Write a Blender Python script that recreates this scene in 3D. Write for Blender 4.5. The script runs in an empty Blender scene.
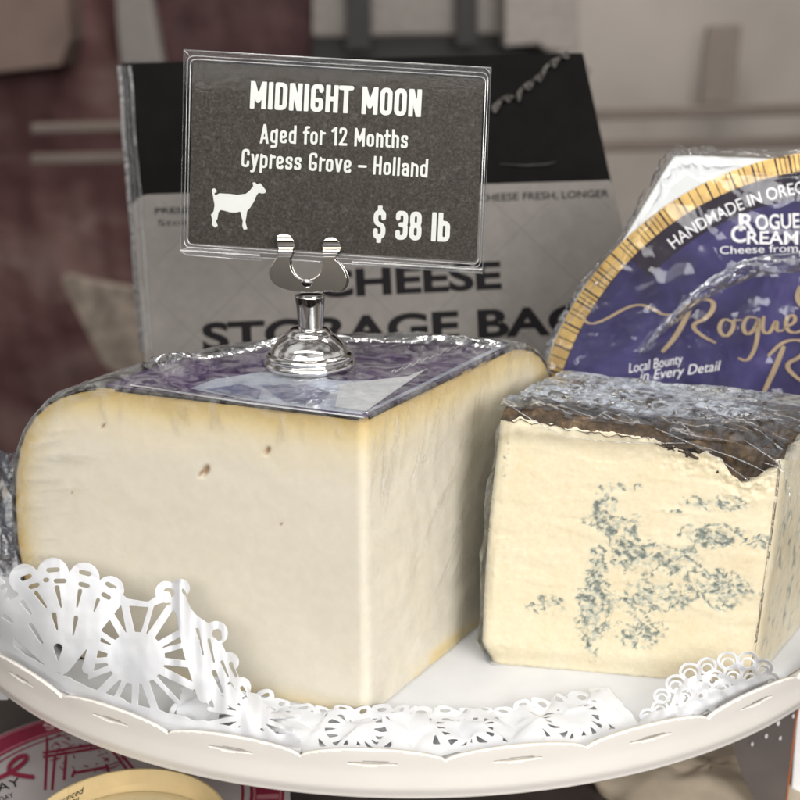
import bpy, bmesh, math, random
import numpy as np
from mathutils import Vector, Matrix, noise
random.seed(7)
K = 0.01                                    # everything below is written in centimetres
sc = bpy.context.scene
COL = sc.collection
R = math.radians
PI = math.pi

# ------------------------------------------------------------------ camera geometry
PITCH = R(17.0); FPX = 1268.0; CH = 25.7
cp, sp = math.cos(PITCH), math.sin(PITCH)
def ray(u, v):
    a = (u - 400) / FPX; b = (400 - v) / FPX
    return Vector((a, cp + b * sp, -sp + b * cp))
EYE = Vector((0, 0, CH))
def on_z(u, v, z):
    d = ray(u, v); return EYE + d * ((z - CH) / d.z)
def on_y(u, v, y):
    d = ray(u, v); return EYE + d * (y / d.y)
def project(p):
    q = Vector(p) - EYE
    dep = q.y * cp - q.z * sp
    return 400 + FPX * q.x / dep, 400 - FPX * (q.y * sp + q.z * cp) / dep
class Plane:
    def __init__(s, p, n):
        s.p = Vector(p); s.n = Vector(n).normalized()      # n points towards the viewer
    def __call__(s, u, v, off=0.0):
        d = ray(u, v); p = s.p + s.n * off
        return EYE + d * ((p - EYE).dot(s.n) / d.dot(s.n))

def lerp(a, b, t): return a + (b - a) * t
def sstep(a, b, x):
    t = min(1, max(0, (x - a) / (b - a))); return t * t * (3 - 2 * t)
def tab(x, pts):
    if x <= pts[0][0]: return pts[0][1]
    for (x0, y0), (x1, y1) in zip(pts, pts[1:]):
        if x <= x1: return y0 + (y1 - y0) * (x - x0) / (x1 - x0)
    return pts[-1][1]
def nz(x, y=0.0, z=0.0): return noise.noise(Vector((x, y, z)))
def fbm(x, y, z, o=4): return noise.fractal(Vector((x, y, z)), 1.0, 2.0, o)
def rdg(x, y, z, o=3): return noise.ridged_multi_fractal(Vector((x, y, z)), 1.0, 2.0, o, 1.0, 2.0)

# ------------------------------------------------------------------ materials
def srgb(r, g, b):
    f = lambda c: (c / 255 / 12.92) if c / 255 <= 0.04045 else ((c / 255 + 0.055) / 1.055) ** 2.4
    return (f(r), f(g), f(b), 1)
class NT:
    def __init__(s, name):
        s.m = bpy.data.materials.new(name); s.m.use_nodes = True
        s.t = s.m.node_tree; s.n = s.t.nodes; s.n.clear()
        s.out = s.n.new('ShaderNodeOutputMaterial')
    def new(s, typ, **kw):
        x = s.n.new('ShaderNode' + typ)
        for k, v in kw.items():
            if hasattr(x, k): setattr(x, k, v)
        return x
    def link(s, a, b): s.t.links.new(a, b)
    def put(s, node, name, val):
        i = node.inputs[name]
        if hasattr(val, 'is_linked') or isinstance(val, bpy.types.NodeSocket): s.link(val, i)
        else: i.default_value = val
    def coords(s, scale=(1, 1, 1), rot=(0, 0, 0)):
        tc = s.new('TexCoord'); mp = s.new('Mapping')
        s.link(tc.outputs['Object'], mp.inputs['Vector'])
        mp.inputs['Scale'].default_value = [q / K for q in scale]; mp.inputs['Rotation'].default_value = rot
        return mp.outputs['Vector']
    def noise(s, vec, scale=1, detail=4, rough=.5, dist=0):
        x = s.new('TexNoise'); s.link(vec, x.inputs['Vector'])
        x.inputs['Scale'].default_value = scale; x.inputs['Detail'].default_value = detail
        x.inputs['Roughness'].default_value = rough; x.inputs['Distortion'].default_value = dist
        return x.outputs['Fac']
    def ramp(s, fac, stops):
        x = s.new('ValToRGB'); s.link(fac, x.inputs['Fac'])
        e = x.color_ramp.elements
        while len(e) < len(stops): e.new(.5)
        for q, (p, c) in zip(e, stops): q.position = p; q.color = c if len(c) == 4 else (*c, 1)
        return x.outputs['Color']
    def attr(s, name):
        x = s.new('Attribute'); x.attribute_name = name; return x.outputs['Fac']
    def mix(s, fac, a, b, mode='MIX'):
        x = s.new('MixRGB'); x.blend_type = mode
        s.put(x, 'Fac', fac); s.put(x, 'Color1', a); s.put(x, 'Color2', b); return x.outputs['Color']
    def math(s, op, a, b=0.0, clamp=False):
        x = s.new('Math'); x.operation = op; x.use_clamp = clamp
        for i, q in ((0, a), (1, b)):
            if isinstance(q, bpy.types.NodeSocket): s.link(q, x.inputs[i])
            else: x.inputs[i].default_value = q
        return x.outputs[0]
    def bump(s, h, strength=.3, dist=.05, nrm=None):
        x = s.new('Bump'); s.link(h, x.inputs['Height']); x.inputs['Strength'].default_value = strength
        x.inputs['Distance'].default_value = dist * K
        if nrm is not None: s.link(nrm, x.inputs['Normal'])
        return x.outputs['Normal']
    def bsdf(s, col, rough=.5, metal=0, nrm=None, spec=.5, sss=0, sssr=(1, .85, .62), coat=0):
        x = s.new('BsdfPrincipled')
        s.put(x, 'Base Color', col); s.put(x, 'Roughness', rough); s.put(x, 'Metallic', metal)
        s.put(x, 'Specular IOR Level', spec)
        if sss:
            s.put(x, 'Subsurface Weight', sss); x.inputs['Subsurface Radius'].default_value = sssr
            x.inputs['Subsurface Scale'].default_value = .3 * K
        if coat: s.put(x, 'Coat Weight', coat); s.put(x, 'Coat Roughness', .08)
        if nrm is not None: s.link(nrm, x.inputs['Normal'])
        return x.outputs[0]
    def done(s, sh): s.link(sh, s.out.inputs['Surface']); return s.m

def plain(name, col, rough=.5, metal=0, var=.12, scale=.8, bump=.0, spec=.5, coat=0):
    t = NT(name); v = t.coords()
    n = t.noise(v, scale, 5, .6)
    dk = tuple(c * (1 - var) for c in col[:3]) + (1,); lt = tuple(min(1, c * (1 + var)) for c in col[:3]) + (1,)
    c = t.ramp(n, [(.3, dk), (.7, lt)])
    nr = t.bump(t.noise(v, scale * 12, 3), bump, .03) if bump else None
    return t.done(t.bsdf(c, rough, metal, nr, spec, coat=coat))

def film_mat(name, haze=.05, hazecol=(.8, .85, .95, 1), rough=.06, bscale=1.6, bstr=.6, stretch=(1, 1, 1), ior=1.45, rot=(0, 0, 0), boost=1.0, bmin=1.0):
    t = NT(name)
    v = t.coords(stretch, rot)
    n1 = t.noise(v, bscale, 2, .55, 1.0)
    r1 = t.math('ABSOLUTE', t.math('SUBTRACT', n1, .5))
    n2 = t.noise(v, bscale * 3.7, 1, .5)
    vo = t.new('TexVoronoi'); vo.feature = 'DISTANCE_TO_EDGE'; vo.inputs['Scale'].default_value = bscale * 1.5
    dv = t.new('VectorMath'); dv.operation = 'ADD'; dn = t.new('TexNoise'); t.link(v, dn.inputs['Vector']); dn.inputs['Scale'].default_value = bscale * 1.1
    t.link(v, dv.inputs[0]); t.link(dn.outputs['Color'], dv.inputs[1]); t.link(dv.outputs[0], vo.inputs['Vector'])
    h = t.math('ADD', t.math('MULTIPLY', r1, 1.3), t.math('ADD', t.math('MULTIPLY', n2, .25), t.math('MULTIPLY', vo.outputs['Distance'], 1.2)))
    wr = t.attr('wr')
    st = t.math('MULTIPLY', t.math('ADD', wr, bmin), bstr, True)
    bn = t.new('Bump'); t.link(h, bn.inputs['Height']); t.link(st, bn.inputs['Strength']); bn.inputs['Distance'].default_value = .25 * K
    nr = bn.outputs['Normal']
    tr = t.new('BsdfTransparent'); tr.inputs['Color'].default_value = (.997, .997, .998, 1)
    gl = t.new('BsdfGlossy'); gl.inputs['Roughness'].default_value = rough
    t.link(nr, gl.inputs['Normal']); gl.inputs['Color'].default_value = (.95, .97, 1, 1)
    fr = t.new('Fresnel'); fr.inputs['IOR'].default_value = ior
    m1 = t.new('MixShader'); t.link(t.math('MULTIPLY', fr.outputs[0], t.math('MULTIPLY', t.math('ADD', t.math('ADD', wr, bmin), .30, True), boost), True), m1.inputs[0])
    t.link(tr.outputs[0], m1.inputs[1]); t.link(gl.outputs[0], m1.inputs[2])
    df = t.new('BsdfDiffuse'); df.inputs['Color'].default_value = hazecol
    tl = t.new('BsdfTranslucent'); tl.inputs['Color'].default_value = hazecol
    ad = t.new('MixShader'); ad.inputs[0].default_value = .4
    t.link(df.outputs[0], ad.inputs[1]); t.link(tl.outputs[0], ad.inputs[2])
    m2 = t.new('MixShader')
    hz = t.ramp(t.noise(v, bscale * 1.7, 2, .6, 1.5), [(.35, (0, 0, 0)), (.7, (1, 1, 1))])
    t.link(t.math('MULTIPLY', hz, t.math('MULTIPLY', t.math('ADD', wr, bmin), haze), True), m2.inputs[0])
    t.link(m1.outputs[0], m2.inputs[1]); t.link(ad.outputs[0], m2.inputs[2])
    return t.done(m2.outputs[0])

# ------------------------------------------------------------------ mesh helpers
class MB:
    def __init__(s): s.v = []; s.f = []; s.m = []; s.at = {}
    def add(s, vs, fs, mi=0):
        o = len(s.v); s.v += [Vector(q) for q in vs]; s.f += [tuple(i + o for i in f) for f in fs]; s.m += [mi] * len(fs)
    def grid(s, fn, nu, nv, mi=0, closeu=False, flip=False):
        vs = [fn(i / (nu if closeu else nu - 1), j / (nv - 1)) for j in range(nv) for i in range(nu)]
        fs = []
        for j in range(nv - 1):
            for i in range(nu if closeu else nu - 1):
                a = j * nu + i; b = j * nu + (i + 1) % nu
                q = (a, b, b + nu, a + nu)
                fs.append(q[::-1] if flip else q)
        s.add(vs, fs, mi)
    def lathe(s, prof, c, n=64, mi=0):
        s.grid(lambda u, v: prof_at(prof, v, c, u), n, len(prof), mi, True)
    def poly(s, pts, mi=0):
        s.add(pts, [tuple(range(len(pts)))], mi)
    def prism(s, front, back, mi=0):
        n = len(front)
        s.add(list(front) + list(back), [tuple(range(n)), tuple(range(2 * n - 1, n - 1, -1))] +
              [(i, i + n, (i + 1) % n + n, (i + 1) % n) for i in range(n)], mi)
    def tube(s, pts, r, n=8, mi=0, closed=False):
        pts = [Vector(p) for p in pts]; m = len(pts); vs = []
        up = Vector((0, 0, 1))
        for i, p in enumerate(pts):
            if closed: t = pts[(i + 1) % m] - pts[i - 1]
            else: t = pts[min(i + 1, m - 1)] - pts[max(i - 1, 0)]
            t = t.normalized() if t.length > 1e-9 else Vector((1, 0, 0))
            a = t.cross(up)
            if a.length < 1e-3: a = t.cross(Vector((0, 1, 0)))
            a.normalize(); b = t.cross(a)
            rr = r(i / (m - 1)) if callable(r) else r
            for k in range(n):
                q = 2 * PI * k / n; vs.append(p + a * (rr * math.cos(q)) + b * (rr * math.sin(q)))
        fs = []
        for i in range(m if closed else m - 1):
            for k in range(n):
                j = (i + 1) % m
                fs.append((i * n + k, i * n + (k + 1) % n, j * n + (k + 1) % n, j * n + k))
        if not closed: fs += [tuple(range(n))[::-1], tuple(range((m - 1) * n, m * n))]
        s.add(vs, fs, mi)
    def build(s, name, mats, parent=None, smooth=True, solid=0, solid_off=0, bevel=0, subd=0, angle=None):
        me = bpy.data.meshes.new(name)
        base = parent_world(parent)
        me.from_pydata([(q * K - base) for q in s.v], [], s.f)
        for m in (mats if isinstance(mats, (list, tuple)) else [mats]): me.materials.append(m)
        me.polygons.foreach_set('material_index', s.m)
        for k, vals in s.at.items():
            a = me.attributes.new(k, 'FLOAT', 'POINT'); a.data.foreach_set('value', vals)
        me.validate(); me.update()
        if smooth:
            me.polygons.foreach_set('use_smooth', [True] * len(me.polygons))
            if angle: 
                try: me.set_sharp_from_angle(angle=R(angle))
                except Exception: pass
        o = bpy.data.objects.new(name, me); COL.objects.link(o)
        if parent: o.parent = parent
        if solid:
            md = o.modifiers.new('thickness', 'SOLIDIFY'); md.thickness = solid * K; md.offset = solid_off
        if bevel:
            md = o.modifiers.new('bevel', 'BEVEL'); md.width = bevel * K; md.segments = 3; md.limit_method = 'ANGLE'; md.angle_limit = R(35)
        if subd:
            md = o.modifiers.new('subd', 'SUBSURF'); md.levels = md.render_levels = subd
        return o
def parent_world(p):
    w = Vector((0, 0, 0))
    while p is not None: w += p.location; p = p.parent
    return w
def prof_at(prof, v, c, u):
    i = round(v * (len(prof) - 1)); r, z = prof[i]
    return Vector((c[0] + r * math.cos(2 * PI * u), c[1] + r * math.sin(2 * PI * u), c[2] + z))
def thing(name, loc, label, cat, group=None):
    o = bpy.data.objects.new(name, None); COL.objects.link(o)
    o.location = Vector(loc) * K; o.empty_display_size = .02
    o['label'] = label; o['category'] = cat
    if group: o['group'] = group
    return o
def tag(o, label, cat, group=None):
    o['label'] = label; o['category'] = cat
    if group: o['group'] = group
    return o
def struct(o): o['kind'] = 'structure'; return o

def march(sdf, x0, x1, y0, y1, st, mp, mb=None, mi=0):
    """mesh of the region sdf(x, y) > 0, its outline interpolated, laid on the surface mp(x, y)"""
    mb = mb or MB()
    nx = int((x1 - x0) / st) + 1; ny = int((y1 - y0) / st) + 1
    val = [[sdf(x0 + i * st, y0 + j * st) for i in range(nx + 1)] for j in range(ny + 1)]
    idx = {}; vs = []
    def vert(key, x, y):
        if key not in idx: idx[key] = len(vs); vs.append(mp(x, y))
        return idx[key]
    fs = []
    for j in range(ny):
        for i in range(nx):
            c = [(i, j), (i + 1, j), (i + 1, j + 1), (i, j + 1)]
            w = [val[q[1]][q[0]] for q in c]
            if max(w) <= 0: continue
            f = []
            for k in range(4):
                a, b = c[k], c[(k + 1) % 4]; wa, wb = w[k], w[(k + 1) % 4]
                if wa > 0: f.append(vert(('v',) + a, x0 + a[0] * st, y0 + a[1] * st))
                if (wa > 0) != (wb > 0):
                    t = wa / (wa - wb); e = tuple(sorted((a, b)))
                    f.append(vert(('e',) + e, x0 + (a[0] + (b[0] - a[0]) * t) * st, y0 + (a[1] + (b[1] - a[1]) * t) * st))
            if len(f) >= 3: fs.append(tuple(f))
    mb.add(vs, fs, mi); return mb
def poly_sdf(pts):
    n = len(pts)
    def f(x, y):
        d = 1e9; ins = False
        for i in range(n):
            ax, ay = pts[i]; bx, by = pts[(i + 1) % n]
            ex, ey = bx - ax, by - ay; wx, wy = x - ax, y - ay
            t = max(0, min(1, (wx * ex + wy * ey) / (ex * ex + ey * ey + 1e-12)))
            dx, dy = wx - ex * t, wy - ey * t
            d = min(d, dx * dx + dy * dy)
            if (ay > y) != (by > y) and x < (bx - ax) * (y - ay) / (by - ay) + ax: ins = not ins
        return math.sqrt(d) if ins else -math.sqrt(d)
    return f
def seg(ax, ay, bx, by, r0, r1=None):
    r1 = r0 if r1 is None else r1
    ex, ey = bx - ax, by - ay; L = ex * ex + ey * ey
    def f(x, y):
        wx, wy = x - ax, y - ay; t = max(0, min(1, (wx * ex + wy * ey) / L))
        return (r0 + (r1 - r0) * t) - math.hypot(wx - ex * t, wy - ey * t)
    return f
def smooth_poly(pts, it=2, closed=True):
    for _ in range(it):
        q = []
        n = len(pts)
        for i in range(n if closed else n - 1):
            a = pts[i]; b = pts[(i + 1) % n]
            q += [tuple(.75 * x + .25 * y for x, y in zip(a, b)), tuple(.25 * x + .75 * y for x, y in zip(a, b))]
        if not closed: q = [pts[0]] + q + [pts[-1]]
        pts = q
    return pts

DG = None
def text_mesh(s, bold=0.0, shear=0.0, spacing=1.0):
    cu = bpy.data.curves.new('t', 'FONT'); cu.body = s; cu.size = 1; cu.offset = bold; cu.shear = shear
    cu.space_character = spacing; cu.resolution_u = 5
    o = bpy.data.objects.new('t', cu); COL.objects.link(o)
    bpy.context.view_layer.update()
    me = bpy.data.meshes.new_from_object(o.evaluated_get(bpy.context.evaluated_depsgraph_get()))
    vs = [(q.co.x, q.co.y) for q in me.vertices]; fs = [tuple(p.vertices) for p in me.polygons]
    bpy.data.objects.remove(o); bpy.data.curves.remove(cu); bpy.data.meshes.remove(me)
    return vs, fs
def text_fit(mb, s, x0, y0, x1, y1, h, mp, bold=.0, shear=0, mi=0, hang=None, spacing=1.0, bend=None, ref='H'):
    """letter s along the baseline (x0,y0)-(x1,y1) (photo units), capital height h, mapped on a surface"""
    vs, fs = text_mesh(s, bold, shear, spacing)
    xa = min(q[0] for q in vs); xb = max(q[0] for q in vs)
    rv, _ = text_mesh(ref, bold); cap = max(q[1] for q in rv); lo = min(q[1] for q in rv)
    L = math.hypot(x1 - x0, y1 - y0); dx, dy = (x1 - x0) / L, (y1 - y0) / L
    pts = []
    for (x, y) in vs:
        s_ = (x - xa) / (xb - xa) * L; t_ = (y - lo) / (cap - lo) * h
        if bend: pts.append(bend(s_, t_)); continue
        pts.append((x0 + dx * s_ + dy * t_, y0 + dy * s_ - dx * t_))
    mb.add([mp(*p) for p in pts], fs, mi)

# ------------------------------------------------------------------ condensed sign lettering (stroke skeletons, cap height 1)
def fillet(pts, r, closed=False):
    out = []; n = len(pts)
    for i in range(n):
        p = Vector(pts[i])
        if not closed and i in (0, n - 1): out.append(tuple(p)); continue
        a = Vector(pts[i - 1]) - p; b = Vector(pts[(i + 1) % n]) - p
        k = min(r, a.length * .5, b.length * .5)
        p0 = p + a.normalized() * k; p1 = p + b.normalized() * k
        for q in range(6):
            t = q / 5; out.append(tuple(p0 * (1 - t) ** 2 + p * (2 * t * (1 - t)) + p1 * t * t))
    if closed: out.append(out[0])
    return out
def rr(x0, y0, x1, y1, r=.16): return fillet([(x0, y0), (x1, y0), (x1, y1), (x0, y1)], r, True)
h_ = .085
GLY = {
 'M': (.66, [[(.085, 0), (.085, 1)], [(.075, 1), (.33, .3), (.585, 1)], [(.575, 1), (.575, 0)]]),
 'I': (.17, [[(.085, 0), (.085, 1)]]),
 'D': (.5, [fillet([(.085, .08), (.415, .08), (.415, .92), (.085, .92)], .2) + [(.085, .08)]]),
 'N': (.52, [[(.085, 0), (.085, 1)], [(.1, 1), (.42, 0)], [(.435, 0), (.435, 1)]]),
 'G': (.52, [fillet([(.425, .78), (.425, .92), (.085, .92), (.085, .08), (.43, .08), (.43, .43), (.27, .43)], .15)]),
 'H': (.51, [[(.085, 0), (.085, 1)], [(.425, 0), (.425, 1)], [(.085, .5), (.425, .5)]]),
 'T': (.46, [[(.0, .92), (.46, .92)], [(.23, 0), (.23, .92)]]),
 'O': (.5, [rr(.085, .08, .415, .92, .18)]),
 'A': (.52, [[(.06, -.05), (.26, 1.0), (.46, -.05)], [(.13, .25), (.39, .25)]]),
 'C': (.49, [fillet([(.405, .7), (.405, .92), (.085, .92), (.085, .08), (.405, .08), (.405, .3)], .17)]),
 'g': (.47, [rr(.08, .08, .385, .64, .15), fillet([(.385, .72), (.385, -.19), (.1, -.19)], .15)]),
 'e': (.46, [fillet([(.08, .34), (.38, .34), (.38, .64), (.08, .64), (.08, .08), (.38, .08), (.38, .17)], .15)]),
 'd': (.47, [rr(.08, .08, .385, .64, .15), [(.385, 0), (.385, 1)]]),
 'b': (.47, [rr(.085, .08, .39, .64, .15), [(.085, 0), (.085, 1)]]),
 'p': (.47, [rr(.085, .08, .39, .64, .15), [(.085, -.25), (.085, .72)]]),
 'f': (.29, [fillet([(.11, 0), (.11, .92), (.29, .92)], .14), [(0, .64), (.27, .64)]]),
 'o': (.46, [rr(.08, .08, .38, .64, .15)]),
 'r': (.31, [[(.085, 0), (.085, .72)], fillet([(.085, .45), (.1, .64), (.31, .64)], .12)]),
 '1': (.33, [[(.235, 0), (.235, 1)], [(.24, .95), (.02, .78)]]),
 '2': (.49, [fillet([(.085, .72), (.085, .92), (.405, .92), (.405, .62), (.085, .08)], .16), [(.06, .08), (.45, .08)]]),
 'n': (.46, [[(.085, 0), (.085, .72)], fillet([(.085, .4), (.085, .64), (.38, .64), (.38, 0)], .15)]),
 'h': (.46, [[(.085, 0), (.085, 1)], fillet([(.085, .4), (.085, .64), (.38, .64), (.38, 0)], .15)]),
 't': (.3, [fillet([(.11, .92), (.11, .08), (.29, .08)], .13), [(0, .64), (.28, .64)]]),
 's': (.43, [fillet([(.355, .52), (.355, .64), (.08, .64), (.08, .38), (.355, .34), (.355, .08), (.075, .08), (.075, .19)], .12)]),
 'y': (.42, [[(.05, .75), (.215, .03)], fillet([(.37, .75), (.2, -.05), (.16, -.19), (.04, -.19)], .1)]),
 'v': (.42, [[(.05, .75), (.21, .02), (.37, .75)]]),
 '\u2013': (.44, [[(.02, .4), (.42, .4)]]),
 'l': (.17, [[(.085, 0), (.085, 1)]]),
 'a': (.45, [fillet([(.09, .53), (.09, .64), (.375, .64), (.375, 0)], .14), fillet([(.375, .38), (.08, .38), (.08, .08), (.375, .08)], .13)]),
 '$': (.49, [fillet([(.405, .72), (.405, .92), (.085, .92), (.085, .53), (.405, .46), (.405, .08), (.085, .08), (.085, .28)], .16), [(.245, -.14), (.245, .1)], [(.245, .9), (.245, 1.14)]]),
 '3': (.48, [fillet([(.085, .74), (.085, .92), (.4, .92), (.4, .52), (.2, .52)], .15), fillet([(.2, .52), (.4, .52), (.4, .08), (.085, .08), (.085, .26)], .16)]),
 '8': (.49, [rr(.1, .52, .39, .92, .14), rr(.085, .08, .405, .52, .16)]),
 ' ': (.24, []),
}
def sign_text(mb, s, x0, y0, x1, y1, h, mp, mi=0, gap=.1, w=.085):
    tot = sum(GLY[c][0] for c in s) + gap * (len(s) - 1)
    L = math.hypot(x1 - x0, y1 - y0); sx = L / tot
    dx, dy = (x1 - x0) / L, (y1 - y0) / L
    X = 0
    for c in s:
        W, st = GLY[c]
        if st:
            segs = [(a, b) for l in st for a, b in zip(l, l[1:])]
            lo = min(q[1] for l in st for q in l); hi = max(q[1] for l in st for q in l)
            kx = sx / h
            def sd(x, y):
                d = 9
                for a, b in segs:
                    ax, ay, bx, by = a[0] * kx, a[1], b[0] * kx, b[1]
                    ex, ey = bx - ax, by - ay; L2 = ex * ex + ey * ey + 1e-12
                    t = max(0, min(1, ((x - ax) * ex + (y - ay) * ey) / L2))
                    d = min(d, math.hypot(x - ax - ex * t, y - ay - ey * t))
                return min(w - d, hi + (w if 0 < hi < .99 and hi not in (.75,) else 0) - y, y - lo + (w if lo > .02 or lo < -.1 and c in 'gy' else 0))
            off = X * sx
            march(sd, -.12, W * kx + .12, lo - .13, hi + .13, .035,
                  lambda x, y: mp(x0 + dx * (off + x * h) + dy * y * h, y0 + dy * (off + x * h) - dx * y * h), mb, mi)
        X += W + gap

# ------------------------------------------------------------------ shared numbers
SHELF = -10.5
PC = Vector((.45, 62.3, 0)); PR = 23.1          # stand's plate
A0 = Vector((-1.23, 42.6, 0))                   # near edge of the firm cheese
AL = math.atan2(.354, -.935); AR = math.atan2(.852, .524)
DL = Vector((math.cos(AL), math.sin(AL), 0)); DR = Vector((math.cos(AR), math.sin(AR), 0))
NL = Vector((-DL.y, DL.x, 0)); NL = NL if NL.y < 0 else -NL

# ------------------------------------------------------------------ world, lights, camera
def setup():
    w = bpy.data.worlds.new('World'); sc.world = w; w.use_nodes = True
    bg = w.node_tree.nodes['Background']; nt = w.node_tree; tc = nt.nodes.new('ShaderNodeTexCoord'); sx = nt.nodes.new('ShaderNodeSeparateXYZ'); rp = nt.nodes.new('ShaderNodeValToRGB')
    nt.links.new(tc.outputs['Generated'], sx.inputs[0]); nt.links.new(sx.outputs['Z'], rp.inputs[0]); nn = nt.nodes.new('ShaderNodeTexNoise'); nt.links.new(tc.outputs['Generated'], nn.inputs['Vector']); nn.inputs['Scale'].default_value = 1.7; nn.inputs['Detail'].default_value = 2
    r2 = nt.nodes.new('ShaderNodeValToRGB'); nt.links.new(nn.outputs['Fac'], r2.inputs[0]); q = r2.color_ramp.elements
    q[0].position = .40; q[0].color = (.22, .20, .19, 1); q[1].position = .58; q[1].color = (1.35, 1.35, 1.35, 1)
    mm = nt.nodes.new('ShaderNodeMixRGB'); mm.blend_type = 'MULTIPLY'; mm.inputs[0].default_value = 1
    nt.links.new(rp.outputs[0], mm.inputs[1]); nt.links.new(r2.outputs[0], mm.inputs[2]); nt.links.new(mm.outputs[0], bg.inputs[0])
    e = rp.color_ramp.elements; e[0].position = 0; e[0].color = (.10, .085, .075, 1); e[1].position = .75; e[1].color = (.90, .89, .88, 1)
    e.new(.12).color = (.84, .81, .77, 1); bg.inputs[1].default_value = .62
    c = bpy.data.cameras.new('camera'); o = bpy.data.objects.new('camera', c); COL.objects.link(o); sc.camera = o
    o.location = EYE * K; o.rotation_euler = (PI / 2 - PITCH, 0, 0)
    c.sensor_width = 36; c.lens = FPX / 800 * 36; c.clip_start = .01; c.clip_end = 100
    c.dof.use_dof = True; c.dof.focus_distance = .478; c.dof.aperture_fstop = 10.5
    def area(name, loc, to, sx, sy, e, col):
        l = bpy.data.lights.new(name, 'AREA'); l.shape = 'RECTANGLE'; l.size = sx * K; l.size_y = sy * K; l.energy = e; l.color = col
        a = bpy.data.objects.new(name, l); COL.objects.link(a); a.location = Vector(loc) * K
        a.rotation_euler = (Vector(to) - Vector(loc)).to_track_quat('-Z', 'Y').to_euler()
    area('case_strip_light', (-2, 22, 62), (0, 50, 4), 80, 5, 2.0, (1, .96, .90))
    area('left_fill_light', (-50, -60, 75), (0, 50, 5), 70, 40, 3.0, (1, .97, .93))  # added soft fill from the left behind the camera
    area('right_fill_light', (55, -45, 50), (2, 50, 5), 50, 40, 7.2, (1, .97, .94))  # added fill, brightens the chrome and the right-hand cheese face
    area('shop_front_light', (6, -92, 66), (2, 50, 5), 150, 45, 9.1, (1, .98, .945))
    area('rear_store_light', (20, 130, 170), (0, 260, 20), 120, 60, 19.0, (1, .93, .85))
    sc.view_settings.view_transform = 'Standard'; sc.view_settings.look = 'None'; sc.view_settings.gamma = 1
    sc.view_settings.exposure = 0
    sc.cycles.use_denoising = True
    sc.cycles.max_bounces = 6; sc.cycles.diffuse_bounces = 3; sc.cycles.glossy_bounces = 3; sc.cycles.transparent_max_bounces = 12
    sc.cycles.use_adaptive_sampling = True; sc.cycles.adaptive_threshold = .03
    sc.cycles.sample_clamp_indirect = 4
setup()

# ------------------------------------------------------------------ shared materials
M_white = plain('white_enamel', (.82, .785, .735, 1), .28, var=.03, scale=.2, coat=.3)
M_black = plain('black_print', (.012, .012, .013, 1), .6, spec=.15)
M_chrome = plain('chrome', (.78, .77, .76, 1), .09, 1, var=.04, scale=1.5)

# ------------------------------------------------------------------ the shelf, wall
def shelf():
    mb = MB()
    mb.prism([Vector((x, y, SHELF)) for x, y in ((-90, -10), (90, -10), (90, 96), (-90, 96))], [Vector((x, y, SHELF - 2)) for x, y in ((-90, -10), (90, -10), (90, 96), (-90, 96))])
    t = NT('dark_shelf'); v = t.coords()
    c = t.ramp(t.noise(v, .25, 5, .6), [(.3, (.035, .028, .026)), (.7, (.075, .06, .055))])
    struct(mb.build('shelf_surface', t.done(t.bsdf(c, .4)), smooth=False))
    mb = MB()
    mb.grid(lambda u, v: Vector((lerp(-300, 300, u), 340, lerp(-220, 260, v))), 2, 2, flip=True)
    t = NT('beige_wall'); v = t.coords()
    c = t.ramp(t.noise(v, .05, 4, .6, 1.0), [(.3, (.30, .255, .225)), (.7, (.42, .37, .335))])
    struct(mb.build('wall', t.done(t.bsdf(c, .6)), smooth=False))
shelf()

# ------------------------------------------------------------------ cake stand
def rim_pt(phi, r, z): return Vector((PC.x + r * math.sin(phi), PC.y - r * math.cos(phi), z))
NSC = 28; PH0 = R(2.9)
def ztop(phi):
    s = abs(math.sin((phi - PH0) * NSC / 2))
    return .34 + .52 * s ** .5
def stand():
    root = thing('cake_stand', (PC.x, PC.y, SHELF), 'white enamelled round cake stand with a scalloped slotted rim under both cheeses', 'cake stand')
    mb = MB()
    prof = [(0, -.05), (8, -.05), (16, -.05), (22.2, -.05), (22.9, .02), (23.0, -.2), (22.5, -.5), (19, -.75), (8, -.9), (3, -1.2), (0, -1.2)]
    mb.lathe(prof, PC, 160)
    mb.build('plate', M_white, root)
    per = 2 * PI * PR
    def sd(s, z):
        phi = s / PR - PI
        d = min(ztop(phi) - z, z + 1.22) 
        k = (phi - PH0) * NSC / (2 * PI); f = (k - math.floor(k)) - .5
        sx = f * 2 * PI / NSC * PR
        slit = 1 - ((sx) / 1.0) ** 2
        hole = abs(z - .28 - .02 * sx) - .085 * slit if slit > 0 else .3
        return min(d, hole)
    def mp(s, z):
        phi = s / PR - PI
        rad = PR + .08 * sstep(-.2, 1, z) - .12 * sstep(-.7, -1.2, z)
        return rim_pt(phi, rad, z)
    mb = march(sd, 0, per, -1.3, 1.0, .075, mp)
    mb.build('rim', M_white, root, solid=.16, solid_off=0, bevel=0)
    mb = MB()
    mb.lathe([(3, -1.1), (2.2, -2), (1.7, -3.5), (2.1, -5), (1.7, -6.5), (2.0, -7.6), (3.2, -8.2)], PC, 48)
    mb.build('pedestal', M_white, root)
    mb = MB()
    mb.lathe([(3.2, -8.2), (5.5, -8.8), (8, -9.6), (8.6, -10.1), (8.6, SHELF + .02), (0, SHELF + .02)], PC, 64)
    mb.build('foot', M_white, root)
stand()

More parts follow.
